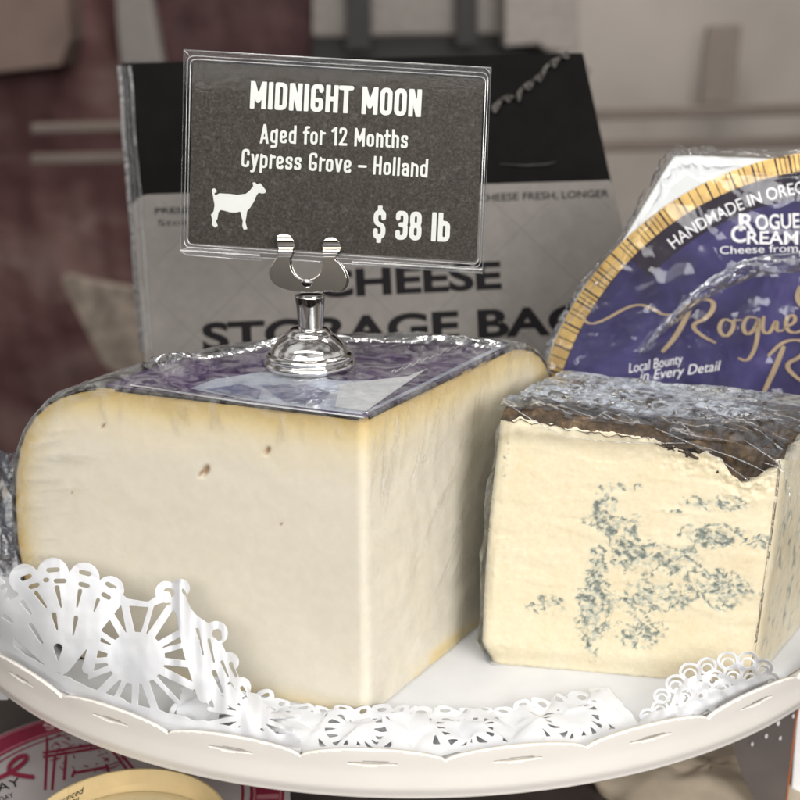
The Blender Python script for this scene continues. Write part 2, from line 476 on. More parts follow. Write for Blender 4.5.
# ------------------------------------------------------------------ paper doily
M_paper = None
def doily():
    global M_paper
    t = NT('doily_paper'); v = t.coords()
    n = t.noise(v, 5.5, 3, .6); n2 = t.new('TexVoronoi'); t.link(v, n2.inputs['Vector']); n2.inputs['Scale'].default_value = 7
    nr = t.bump(t.math('ADD', n, t.math('MULTIPLY', n2.outputs['Distance'], .6)), .12, .04)
    c = t.ramp(t.noise(v, .6, 3), [(.3, (.77, .79, .83)), (.7, (.83, .84, .86))])
    pb = t.bsdf(c, .85, 0, nr, .08); tl = t.new('BsdfTranslucent'); tl.inputs['Color'].default_value = (.85, .86, .88, 1)
    mx = t.new('MixShader'); mx.inputs[0].default_value = .22; t.link(pb, mx.inputs[1]); t.link(tl.outputs[0], mx.inputs[2])
    M_paper = t.done(mx.outputs[0])
    mb = MB()
    # flat sheet
    def flat(u, v):
        r = 22.5 * v; a = 2 * PI * u
        return Vector((PC.x + r * math.cos(a), PC.y + r * math.sin(a), .03 + .05 * sstep(14, 22, r) * (1 + nz(math.cos(a) * 6, math.sin(a) * 6, r * .4))))
    mb.grid(flat, 220, 30, closeu=True)
    # -- lace standing up at the left front, drawn in photo units and stood on the plate just inside the rim
    inner = sorted((project(rim_pt(a, 22.5, .25)) + (rim_pt(a, 22.5, .25).y,) for a in [R(q) for q in range(-75, 60, 1)]))
    vb = [(q[0], q[1]) for q in inner]; yb = [(q[0], q[2]) for q in inner]
    VT = [(-30, 590), (0, 575), (60, 558), (120, 590), (180, 583), (225, 645), (250, 690), (280, 712), (310, 718)]
    YT = [(-30, 46.8), (0, 46.2), (60, 45.2), (120, 44.4), (180, 43.6), (230, 42.6), (270, 41.8), (310, 41.0)]
    F = (61, 672)
    holes = []
    def hole(x0, y0, x1, y1, w0, w1): holes.append(seg(x0, y0, x1, y1, w0, w1))
    for q in [(36, 593, 46, 607, 2.0, 1.0), (57, 588, 61, 607, 2.6, .9), (80, 591, 77, 607, 2.2, .8), (98, 600, 94, 611, 2.0, .7), (22, 602, 31, 614, 1.8, .9),
              (4, 616, 12, 622, 2, 1.4), (31, 625, 42, 643, 1.9, 1.2), (54, 615, 57, 629, 2.6, 1), (76, 618, 73, 635, 2.3, .8), (58, 648, 58, 660, 4.5, .8),
              (5, 649, 20, 650, 1.5, 2.2), (20, 662, 32, 669, 2.6, 1.6), (-12, 640, -2, 640, 2, 1)]: hole(*q)
    for q in [(26, 577.5, 5.2), (53, 570, 6), (85, 573, 5.5), (111, 586, 5.5), (3, 587, 4), (13, 596, 4.6), (34, 586, 4.8), (60, 581, 5.6), (84, 585, 5), (106, 596, 4.5), (46, 580, 2.3)]:
        cx, cy, r = q
        ang = math.atan2(cy - F[1], cx - F[0]) + PI / 2
        ca, sa = math.cos(ang), math.sin(ang)
        holes.append((lambda cx, cy, r, ca, sa: lambda x, y: 2.9 - math.hypot(max(0, abs((x - cx) * ca + (y - cy) * sa) - r + 2), ((-(x - cx) * sa + (y - cy) * ca)) * 1.25))(cx, cy, r, ca, sa))
    loops = [(-6, 589, 13), (24, 579, 15), (53, 574, 16), (84, 578, 15.5), (110, 590, 14)]
    S = (136, 658)
    spokes = []
    for k in range(17):
        a = 2 * PI * (k + .35) / 17 + .08 * math.sin(k * 3.1)
        w = 3.1 + .9 * math.sin(k * 2.3)
        spokes.append(seg(S[0] + 20 * math.cos(a), S[1] + 18 * math.sin(a), S[0] + 64 * math.cos(a), S[1] + 58 * math.sin(a), w + .6, w))
    band = [seg(113, 592, 128, 603, 4, 3), seg(126, 602, 152, 605, 3.5, 2.5), seg(150, 604, 166, 596, 3, 5),
            seg(97, 632, 88, 668, 5, 6), seg(180, 600, 192, 650, 7, 9), seg(192, 650, 205, 695, 9, 8)]
    rf = poly_sdf(smooth_poly([(166, 596), (176, 578), (184, 592), (192, 612), (206, 622), (216, 628), (224, 650), (238, 672), (246, 700), (222, 712), (200, 700), (190, 660), (178, 618)], 2))
    rl = [(166, 592, 11), (181, 588, 9), (216, 633, 12), (229, 662, 10), (241, 687, 10), (253, 703, 10)]
    rh = [seg(168, 592, 170, 593, 4.5), seg(183, 590, 186, 597, 1.4, 2.2), seg(217, 634, 219, 638, 5, 3), seg(197, 630, 203, 655, 2, 1), seg(209, 640, 214, 662, 1.6, .9), seg(190, 622, 195, 640, 1.2, .8),
          seg(222, 662, 228, 676, 1.6, 1), seg(231, 664, 236, 676, 2.2, 1.4), seg(214, 672, 222, 692, 2.4, 1.2), seg(204, 668, 205, 684, 2, .8), seg(230, 684, 240, 700, 2.4, 1.4), seg(242, 688, 248, 698, 2, 1.4), seg(222, 698, 232, 708, 2.2, 1.2), seg(210, 700, 214, 712, 2.2, 1.2)]
    W2 = (252, 716)
    sp2 = [seg(W2[0] + 10 * math.cos(a), W2[1] + 8 * math.sin(a), W2[0] + 44 * math.cos(a), W2[1] + 34 * math.sin(a), 2.8, 2.2) for a in [2 * PI * k / 15 for k in range(15)]]
    def sd(x, y):
        d = -9
        r = math.hypot(x - F[0], y - F[1]); a = math.degrees(math.atan2(F[1] - y, x - F[0]))
        fan = min(92 - r, (a - 52) * r * .0175 + 6, (138 - a) * r * .0175 + 6, F[1] + 4 - y)
        d = max(d, fan)
        # left neighbour fan
        r2 = math.hypot(x + 40, y - 690); d = max(d, min(88 - r2, 60 - abs(y - 640), 8 - x if y > 655 else 14 - x))
        for cx, cy, rr_ in loops: d = max(d, rr_ - math.hypot(x - cx, y - cy))
        for h in holes: d = min(d, -h(x, y))
        e = -9
        # sun motif
        q = math.hypot((x - S[0]) / 29, (y - S[1]) / 26); e = max(e, (1 - q) * 25)
        for s in spokes: e = max(e, s(x, y))
        rs = math.hypot((x - S[0]) / 64, (y - S[1]) / 60)
        if x > 166 and rs < 1.2 and y > 600: pass
        e = min(e, (1.08 - rs) * 50, (x - (88 if y > 635 else 92)))
        for b in band: e = max(e, b(x, y))
        g = rf(x, y)
        for cx, cy, rr_ in rl: g = max(g, rr_ - math.hypot(x - cx, y - cy))
        for h in rh: g = min(g, -h(x, y))
        e2 = (1 - math.hypot((x - W2[0]) / 16, (y - W2[1]) / 15)) * 14
        for s in sp2: e2 = max(e2, s(x, y))
        e2 = min(e2, y - tab(x, VT) - 2)
        base = 8.5 - abs(y - tab(x, vb) + 4) + 2.5 * nz(x * .08, y * .1, 3)
        return max(d, e, g, e2, base)
    def mp(u, v):
        b = tab(u, vb); tp = tab(u, VT); t = max(-.1, min(1.25, (b - v) / max(12, b - tp)))
        y = lerp(tab(u, yb), tab(u, YT), t) - .55 * math.sin(min(1, max(0, t)) * PI) + .24 * nz(u * .03, v * .025, 1) + .03 * nz(u * .1, v * .08, 5)
        if u > 165: y += .35 * math.sin((u - 165) * .28) * t * .6
        return on_y(u, v, y)
    march(sd, -24, 300, 548, 765, .8, mp, mb)
    # -- crumpled lace lying along the front rim, real lace repeat
    def lace(s, r):
        k = 4.2; cx = (s / k - math.floor(s / k)) * k - k / 2; cy = r - 1.5
        q = math.hypot(cx, cy); a = math.atan2(cy, cx)
        d = .62 - q
        sp = q * abs(math.sin(a * 7.5)) / 7.5
        d = max(d, min(.105 - sp, 1.25 - q)); d = max(d, .16 - abs(q - 1.3))
        a2 = abs(cx); d = max(d, min(a2 - 1.35, 2.6 - r)); 
        lp = (s / .84 - math.floor(s / .84)) * .84 - .42; ql = math.hypot(lp, r - 2.95)
        d = max(d, .42 - ql); d = min(d, max(ql - .17, -(ql - .17)) if False else ql - .16)
        d = max(d, .18 - abs(r - 2.55), .55 - r)
        return d
    def mp2(s, r):
        phi = s / 22
        rad = 22.5 - r * .82 - .30 * nz(s * .9, r, 4) - .06 * nz(s * 2.0, r * 2, 14); phi += .012 * nz(s * 1.4, r * 1.5, 21)
        z = .14 + .15 * r * sstep(0, 1, r) * (1 - .35 * sstep(1.5, 3.2, r))
        z += (.30 * abs(nz(s * .55, r * .4, 9)) + .18 * nz(s * .9, r * .6, 2) + .06 * nz(s * 2.0, r * 1.2, 2)) * sstep(.1, .9, r)
        z += .35 * sstep(-5.0, -9.0, s) * sstep(0, 2, r)
        return rim_pt(phi, rad, max(.09, z))
    march(lace, -9.5, 8.6, 0.02, 3.4, .055, mp2, mb)
    # -- lobe of loops curling up against the blue cheese on the right
    C = (722, 718)
    inner2 = [(q[0], q[1]) for q in sorted((project(rim_pt(a, 22.5, .3))) for a in [R(q) for q in range(10, 70, 1)])]
    yb2 = [(q[0], q[2]) for q in sorted(project(rim_pt(a, 22.5, .3)) + (rim_pt(a, 22.5, .3).y,) for a in [R(q) for q in range(10, 70, 1)])]
    rings = []
    for k, (x, y, r) in enumerate([(676, 684, 11), (690, 672, 11), (707, 666, 10), (728, 661, 11), (748, 661, 11), (763, 668, 10), (770, 681, 10), (697, 684, 10), (714, 678, 10), (733, 674, 10), (750, 676, 10), (662, 696, 9), (684, 696, 10), (703, 694, 10), (722, 688, 10), (742, 688, 10), (760, 690, 9), (660, 708, 9), (678, 708, 9), (698, 706, 9), (736, 698, 9), (648, 716, 9), (640, 728, 8), (660, 722, 8)]):
        rings.append((x, y, r))
    def sd2(x, y):
        d = -9
        for cx, cy, r in rings:
            q = math.hypot(x - cx, (y - cy) * 1.15)
            d = max(d, 1.5 - abs(q - r + 1.5), 1.1 - abs(math.hypot(x - cx, (y - cy - 2.5) * 1.15) - r * .55))
        d = max(d, 7 - abs(y - tab(x, inner2) + 6) if 640 < x < 768 else -9)
        r = math.hypot((x - 716) / 46, (y - 700) / 26); d = max(d, min((1 - r) * 20, .5 + 3 * nz(x * .11, y * .13, 7) + 2 * nz(x * .3, y * .3, 2)))
        return d
    def mp3(u, v):
        b = tab(u, inner2); tp = tab(u, [(635, 712), (660, 690), (690, 662), (740, 648), (770, 662), (800, 668)]); t = max(-.1, min(1.2, (b - v) / max(12, b - tp)))
        y = lerp(tab(u, yb2), 43.55 - .012 * (u - 700) + .0, t) - .3 * math.sin(max(0, min(1, t)) * PI) + .2 * nz(u * .1, v * .1, 3)
        y = min(y, tab(u, yb2) + .9)
        return on_y(u, v, y)
    march(sd2, 628, 792, 645, 745, .8, mp3, mb)
    o = mb.build('paper_doily', M_paper, solid=.012)
    tag(o, 'white paper lace doily crumpled on the plate with its edge curling up at the left', 'doily')
doily()

# ------------------------------------------------------------------ firm cheese quarter
Pface = Plane(A0, NL)
FPROF = [(100, 381), (80, 384), (60, 390), (45, 399), (33, 411), (24, 426), (18, 444), (14, 468), (13, 500), (16, 540), (22, 575), (32, 605), (46, 632), (64, 652), (85, 663)]
prof = []
for u, v in FPROF:
    p = Pface(u, v); prof.append(((p - A0).dot(DL), p.z))
H1 = 12.0
zmx = prof[0][1]
prof = [(r, min(H1, max(0, z * H1 / zmx))) for r, z in prof]
prof[-1] = (prof[-1][0], 0)
def rmax(z):
    for (r0, z0), (r1, z1) in zip(prof, prof[1:]):
        if z0 >= z >= z1: return r1 + (r0 - r1) * (z - z1) / max(1e-6, z0 - z1)
    return prof[0][0]
RT = prof[0][0]
def sector(s, r, nl, na, nr_, off=0):
    """k-th perimeter point of the wedge outline: left cut (rind to edge), right cut (edge to rind), rind arc"""
    n = nl + na + nr_
    k = s
    if k < nl:
        t = 1 - k / nl; d = r * t
        p = A0 + DL * d; nrm = NL; part = 0
    elif k < nl + nr_:
        t = (k - nl) / nr_; d = r * (1.06) * t
        p = A0 + DR * d; nrm = Vector((DR.y, -DR.x, 0)); part = 1
    else:
        t = (k - nl - nr_) / na; a = AR + (AL - AR) * t
        q = r * (1.06 - .06 * sstep(0, 1, t)); nrm = Vector((math.cos(a), math.sin(a), 0)); p = A0 + nrm * q; part = 2
    # soften the near edge
    e = d if part < 2 else 9
    if e < .35:
        w = (1 - e / .35); bis = (NL + Vector((DR.y, -DR.x, 0))).normalized()
        p = p - bis * (.10 * w * w); nrm = nrm.lerp(bis, .5 * w).normalized()
    return p + nrm * off, nrm, part, (d if part < 2 else r)
def firm_cheese():
    root = thing('cheese_wedge', A0, 'large pale yellow wedge of firm cheese with purple label, under the chrome price holder', 'cheese')
    # ---- paste
    t = NT('firm_paste'); v = t.coords()
    edge = t.attr('edge'); mark = t.attr('mark')
    n = t.noise(v, .35, 5, .6); n2 = t.noise(v, 2.2, 5, .65)
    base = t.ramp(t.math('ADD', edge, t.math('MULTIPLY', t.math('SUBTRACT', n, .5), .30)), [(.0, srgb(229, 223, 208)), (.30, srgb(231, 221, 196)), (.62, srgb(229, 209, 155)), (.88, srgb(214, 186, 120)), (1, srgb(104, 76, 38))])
    base = t.mix(.14, base, t.ramp(n2, [(.35, srgb(216, 202, 172)), (.65, srgb(240, 232, 212))]))
    base = t.mix(mark, base, srgb(150, 105, 50))
    nr = t.bump(t.math('ADD', n2, t.math('MULTIPLY', t.noise(v, 9, 3), .6)), .12, .05)
    Mp = t.done(t.bsdf(base, .42, 0, nr, .4, sss=.25))
    # ---- rind
    t = NT('dark_rind'); v = t.coords()
    c = t.ramp(t.noise(v, 1.5, 6, .7), [(.3, (.012, .011, .012)), (.55, (.03, .025, .022)), (.75, (.10, .06, .025))])
    Mr = t.done(t.bsdf(c, .45, 0, t.bump(t.noise(v, 6, 4), .3, .05), .5))
    nl, nr_, na, nzv = 170, 110, 50, 120
    holes = [(205, 471, .19), (267, 451, .14), (200, 474, .1), (103, 426, .09), (281, 524, .05), (72, 492, .04)]
    hp = [((Pface(u, v) - A0).dot(DL), Pface(u, v).z, r) for u, v, r in holes]
    mb = MB(); at_e = []; at_m = []
    zs = [H1 * (j / (nzv - 1)) for j in range(nzv)]
    for z in zs:
        r = rmax(z) - .06
        for k in range(nl + nr_ + na):
            p, nrm, part, d = sector(k, r, nl, na, nr_)
            q = p + Vector((0, 0, z)); off = .025 * fbm(q.x * .5, q.y * .5, q.z * .5, 4); mk = 0
            if part == 0:
                for hr, hz, hs in hp:
                    dx, dz = d - hr, z - hz
                    e = math.hypot(dx + .5 * dz, dz * .6 - .2 * dx) / hs
                    if e < 1.4: g = sstep(1.15, .4, e); off -= .12 * g * hs / .15; mk = max(mk, g * .75)
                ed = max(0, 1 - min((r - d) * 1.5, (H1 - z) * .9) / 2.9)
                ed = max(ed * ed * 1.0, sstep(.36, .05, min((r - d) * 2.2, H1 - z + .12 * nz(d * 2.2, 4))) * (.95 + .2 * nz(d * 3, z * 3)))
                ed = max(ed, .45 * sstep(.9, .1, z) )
            elif part == 1:
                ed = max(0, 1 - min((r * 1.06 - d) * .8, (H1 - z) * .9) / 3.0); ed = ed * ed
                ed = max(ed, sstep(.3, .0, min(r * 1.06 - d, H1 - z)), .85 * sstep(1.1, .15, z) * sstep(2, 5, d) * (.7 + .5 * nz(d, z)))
                off += .05 * fbm(d * .6, z * .6, 3, 4)
            else: ed = 1
            mb.v.append(q + nrm * off); at_e.append(min(1, ed)); at_m.append(mk)
    n = nl + nr_ + na
    for j in range(nzv - 1):
        for k in range(n):
            a = j * n + k; b = j * n + (k + 1) % n
            mb.f.append((a, b, b + n, a + n)); mb.m.append(0)
    mb.f.append(tuple(range((nzv - 1) * n, nzv * n))); mb.m.append(0)
    mb.f.append(tuple(range(n))[::-1]); mb.m.append(0)
    mb.at = {'edge': at_e, 'mark': at_m}
    mb.build('cheese_body', Mp, root)
    # ---- rind shell: arc, shoulder and top
    mb = MB()
    pr = [(r, z) for r, z in prof[::-1]] + [(RT * q, H1) for q in (.9, .75, .6, .45, .3, .15, .02)]
    def fn(u, v):
        i = round(v * (len(pr) - 1)); r, z = pr[i]
        a = lerp(AR, AL, u); q = r * (1.06 - .06 * sstep(0, 1, u))
        jag = .05 * nz(r * 2.5, 3, z * 2.5) if u in (0, 1) else 0
        return A0 + Vector((math.cos(a), math.sin(a), 0)) * q + Vector((0, 0, z + .015)) + (NL * (.03 + jag) if u == 1 else (Vector((DR.y, -DR.x, 0)) * (.03 + jag) if u == 0 else Vector()))
    mb.grid(fn, 70, len(pr))
    mb.build('rind', Mr, root, solid=.10, solid_off=-1)
    # ---- label
    zt = H1 + .035
    Mpur = plain('label_purple', (.060, .030, .105, 1), .3, var=.5, scale=.6)
    Mblu = plain('label_pale_blue', (.42, .46, .55, 1), .3, var=.45, scale=.55)
    Mmid = plain('label_blue', (.15, .16, .28, 1), .3, var=.3, scale=.8)
    Mwht = plain('label_white', (.66, .68, .70, 1), .3, var=.1)
    Mdrk = plain('label_dark', (.018, .014, .022, 1), .35, var=.3)
    mb = MB()
    def sec(r0, r1, a0, a1, z, mi, n=40):
        f = lambda r, t: A0 + Vector((math.cos(lerp(AR + a0, AL - a1, t)), math.sin(lerp(AR + a0, AL - a1, t)), 0)) * r * (1.05 - .05 * t) + Vector((0, 0, z))
        mb.grid(lambda u, v: f(lerp(r0, r1, v), u), n, 3, mi)
    sec(.02, RT - .1, .005, .012, zt, 0)
    def flatp(pts, z, mi): mb.poly([on_z(u, v, z) for u, v in pts], mi)
    flatp([(362, 414.5), (300, 407), (240, 398.5), (190, 388.5), (215, 379), (262, 372), (300, 374), (340, 381), (405, 379), (404, 384)], zt + .012, 1)
    flatp([(205, 389), (240, 384), (262, 390), (258, 399), (232, 395)], zt + .024, 2)
    flatp([(262, 386), (300, 383), (330, 392), (318, 406), (285, 402)], zt + .024, 2)
    flatp([(340, 384), (408, 376), (428, 368), (366, 411), (335, 407)], zt + .024, 3)
    flatp([(362, 416.2), (250, 402.2), (130, 384), (130, 385.6), (250, 404), (365, 418)], zt + .03, 3)
    flatp([(366, 411), (372, 411), (510, 344), (502, 344)], zt + .034, 1)
    for k in range(9):                                     # unreadable script under the film
        x = 392 + k * 8.5; y = 372 - k * 3.4
        h_k = (2.6, 1.4, 1.6, 3.0, 1.3, 1.5, 2.4, 1.4, 1.2)[k]
        pts = smooth_poly([(x, y), (x + 1.8, y - h_k), (x + 3.2, y - h_k * .7), (x + 3.4, y + .6), (x + 6, y - 1.2), (x + 8.0, y - 3.0)], 2, closed=False)
        mb.tube([on_z(a_, b_, zt + .03) for a_, b_ in pts], .022, 5, 3)
    mb.build('label', [Mpur, Mblu, Mmid, Mwht, Mdrk], root, smooth=False)
    # ---- cling film: over the cut faces, the shoulder and the top, bunched at the back
    Mf = film_mat('cling_film', .6, (.90, .90, .88, 1), .07, .6, .4, (1, 1, 1), bmin=.06)
    mb = MB()
    nl, nr_, na = 200, 230, 110
    rw = random.Random(11); ridges = []
    def add_ridge(part, d0, z0, d1, z1, w, h): ridges.append((part, d0, z0, d1, z1, w, h))
    for k in range(26):                                 # pulled down from the label edge on the right cut
        d0 = rw.uniform(.4, 9); z0 = H1 - rw.uniform(.0, 1.2); l = rw.uniform(.8, 3.4)
        add_ridge(1, d0, z0, d0 - l * rw.uniform(.1, .45), z0 - l, rw.uniform(.03, .06), rw.uniform(.03, .07))
    for k in range(30):                                 # slanting across its lower half
        d0 = rw.uniform(1.0, 9); z0 = rw.uniform(1.5, 9); l = rw.uniform(.8, 3.0); a = rw.uniform(.5, 1.1)
        add_ridge(1, d0, z0, d0 + l * math.cos(a), z0 + l * math.sin(a) * .8, rw.uniform(.03, .06), rw.uniform(.02, .06))
    for k in range(20):                                 # fanning in from the rind on the left cut
        z0 = rw.uniform(2.5, 10); d0 = rmax(z0) - rw.uniform(.3, 1.6); l = rw.uniform(1.0, 3.2)
        add_ridge(0, d0, z0, d0 - l, z0 + l * rw.uniform(.02, .30) * (1 if z0 > 5 else .8), rw.uniform(.05, .09), rw.uniform(.012, .03))
    for k in range(14):
        d0 = rw.uniform(.5, 11); z0 = H1 - rw.uniform(.0, .4); l = rw.uniform(.4, 1.3)
        add_ridge(0, d0, z0, d0 + l * rw.uniform(-.3, .3), z0 - l, rw.uniform(.05, .08), rw.uniform(.015, .04))
    def ridge_at(part, d, z):
        o = 0
        for (p_, d0, z0, d1, z1, w, h) in ridges:
            if p_ != part: continue
            ex, ez = d1 - d0, z1 - z0; t_ = ((d - d0) * ex + (z - z0) * ez) / (ex * ex + ez * ez)
            if t_ < 0 or t_ > 1: continue
            q = abs((d - d0) * ez - (z - z0) * ex) / math.hypot(ex, ez)
            if q < 3 * w: o = max(o, h * math.exp(-(q / w) ** 2) * math.sin(PI * t_) ** .6)
        return o
    levels = [(0.05 + (H1 - .05) * j / 130, None) for j in range(131)] + [(H1 + .02, q) for q in (.985, .96, .93, .88, .8, .7, .6, .5, .4, .3, .2, .1, .03)]
    n = nl + nr_ + na; wa = []
    for z, sc_ in levels:
        r = rmax(min(z, H1)) if sc_ is None else RT * sc_
        for k in range(n):
            p, nrm, part, d = sector(k, r, nl, na, nr_, .09 if sc_ is None else .05)
            q = p + Vector((0, 0, z + (.10 if sc_ is not None else .0)))
            w = .008 + .05 * sstep(1.2, .0, r - d) if part == 0 else (.02 if part == 1 else .10)
            if sc_ is not None: w = .10
            if part < 2 and d < .4 and sc_ is None: w += .0; p = p + nrm * (.05 * math.exp(-(d / .10) ** 2) * (1 + .8 * nz(z * 1.3, 2)))
            off = w * rdg(q.x * .55, q.y * .55, q.z * .55, 3) * .5
            if part == 1: off += .05 * abs(nz(d * .9 + z * .4, z * .25 - d * .2, 2)) * sstep(.2, 2, d)
            rg_ = ridge_at(part, d, z) if sc_ is None and part < 2 else 0
            off += rg_ * .6
            if sc_ is None:
                q = q + nrm * off
                if part == 2: q.z += sstep(10.5, 12, z) * (.12 + .2 * abs(nz(q.x * .4, q.y * .4, 3)))
            else:
                bk = sstep(.65, 1.0, sc_) if part == 2 else sstep(.93, 1, sc_) * .25
                q.z += off * .8 + bk * (.08 + .22 * abs(nz(q.x * .4, q.y * .4, 3)) + .10 * abs(nz(q.x * 1.7, q.y * 1.7, 8)))
            mb.v.append(q)
            if sc_ is not None: wq = .42
            elif part == 0: wq = .5 * sstep(1.6, .1, r - d) + .30 * sstep(1.0, .0, H1 - z) + .0
            elif part == 1: wq = .07 + .3 * sstep(2.2, .1, r * 1.06 - d) + .2 * sstep(1.2, 0, H1 - z)
            else: wq = .6
            wa.append(min(1.2, wq + rg_ * (15 if part == 1 else 18)))  # creases also whitened with haze to stand for film glints
    mb.at['wr'] = wa
    for j in range(len(levels) - 1):
        for k in range(n):
            a = j * n + k; b = j * n + (k + 1) % n
            mb.f.append((a, b, b + n, a + n)); mb.m.append(0)
    o = mb.build('plastic_wrap', Mf, root)
    # folded, bunched film ridge along the back of the top
    Mb = film_mat('bunched_film', .16, (.55, .57, .62, 1), .08, .9, .4, (1, 1, 1), boost=1.4)
    mb = MB()
    def fold(u, v):
        a = lerp(AR + .02, AL - .25, u); rr_ = (RT + .15) * (1.05 - .05 * u)
        s = u * 20
        w = .75 + .6 * nz(s * .3, 1, 1)
        r = rr_ - .5 + w * 1.4 * (v - .5) + .15 * nz(s * 2, v * 3, 2)
        z = H1 + .10 + (.10 + .50 * max(0, nz(s * .23, 2, 5) + .25)) * math.sin(PI * v) + .10 * rdg(s * .55 + v * 1.2, v * 2.5 - s * .2, 4) * math.sin(PI * v) - .25 * v
        return A0 + Vector((math.cos(a), math.sin(a), 0)) * r + Vector((0, 0, z))
    mb.grid(fold, 240, 14)
    mb.build('film_fold', Mb, root)
    mb = MB()
    def tail(u, v):
        p = on_y(lerp(-26, 24 - 6 * math.sin(PI * v), u), lerp(462, 590, v), 51.5)
        return p + Vector((0, .5 * rdg(u * 1.5, v * 3, 2) + 1.2 * (1 - u), 0))
    mb.grid(tail, 30, 50)
    mb.build('film_tail', film_mat('film_tail', .9, (.16, .18, .22, 1), .12, 1.0, .6), root)
firm_cheese()

# ------------------------------------------------------------------ chrome holder standing on the firm cheese
HZ = H1 + .11
HB = on_z(310, 366, HZ)                         # centre of its foot
SN = Vector((0, -1, .10)).normalized()
Psign = Plane(HB + Vector((0, -.10, 4.5)), SN)
def holder():
    root = thing('sign_holder', HB, 'chrome clip holder with stepped round foot, standing on the purple cheese label', 'sign holder')
    pr = [(0, 1.62), (.55, 1.62), (.72, 1.58), (.82, 1.50), (.90, 1.40), (.93, 1.32), (1.02, 1.27), (1.18, 1.16), (1.34, 1.0), (1.46, .84), (1.52, .70), (1.55, .62),
          (1.66, .59), (1.73, .53), (1.76, .45), (1.74, .38), (1.68, .34), (1.75, .30), (1.82, .22), (1.83, .12), (1.78, .03), (1.7, 0), (0, 0)]
    pr = smooth_poly(pr, 1, closed=False)
    mb = MB(); mb.lathe(pr, HB, 96); mb.build('foot', M_chrome, root)
    mb = MB()
    mb.lathe([(.50, 1.55), (.50, 1.62), (.52, 2.0), (.56, 2.5), (.60, 2.85), (.58, 2.92), (.4, 2.93), (0, 2.93)], HB + Vector((.06, 0, 0)), 40)
    mb.build('stem', M_chrome, root)
    crop = [(132, 45), (140, 26), (165, 17), (192, 22), (215, 45), (226, 75), (214, 100), (207, 130), (197, 142), (200, 180), (215, 215), (240, 240), (270, 248), (300, 248), (330, 238), (355, 208), (366, 168), (362, 142), (365, 105), (360, 62), (385, 38), (420, 35), (446, 58), (461, 92), (440, 112), (420, 145), (447, 165), (474, 205), (486, 250), (472, 290), (440, 308), (380, 302), (340, 312), (225, 310), (160, 292), (118, 270), (95, 228), (97, 192), (118, 160), (138, 132), (143, 105), (140, 75)]
    pts = smooth_poly([(250 + x / 5, 230 + y / 5) for x, y in crop], 1)
    sdf = poly_sdf(pts)
    def yo(v):      # bend of the jaws over the sign
        if v > 257: return .06
        return .06 + .26 * sstep(257, 252, v) - .13 * sstep(251, 247, v) + .10 * math.sin(PI * min(1, max(0, (247 - v) / 13))) 
    mb = march(sdf, 264, 352, 230, 296, .55, lambda u, v: Psign(u, v, .16 + yo(v)))
    mb.build('clip_plate', plain('brushed_chrome', (.74, .70, .64, 1), .16, 1, var=.04, scale=3), root, solid=.06, angle=40)
    mb = march(sdf, 264, 352, 230, 296, .7, lambda u, v: Psign(u + 2.5, v + .5, -.22 - yo(v) * .9))
    mb.build('spring_plate', M_chrome, root, solid=.06, angle=40)
    c0 = Psign(307, 283, .24); mb = MB()
    ax = SN
    a = Vector((1, 0, 0)); b = ax.cross(a)
    ring = lambda r, o: [c0 + a * (r * 1.35 * math.cos(q)) + b * (r * math.sin(q)) + ax * o for q in [2 * PI * k / 24 for k in range(24)]]
    L = [ring(.17, -.6), ring(.17, .07), ring(.14, .10), ring(.05, .11)]
    for r0, r1 in zip(L, L[1:]):
        o = len(mb.v); mb.v += r0 + r1
        for k in range(24): mb.f.append((o + k, o + (k + 1) % 24, o + 24 + (k + 1) % 24, o + 24 + k)); mb.m.append(0)
    mb.poly(L[-1]); mb.build('rivet', M_chrome, root)
holder()

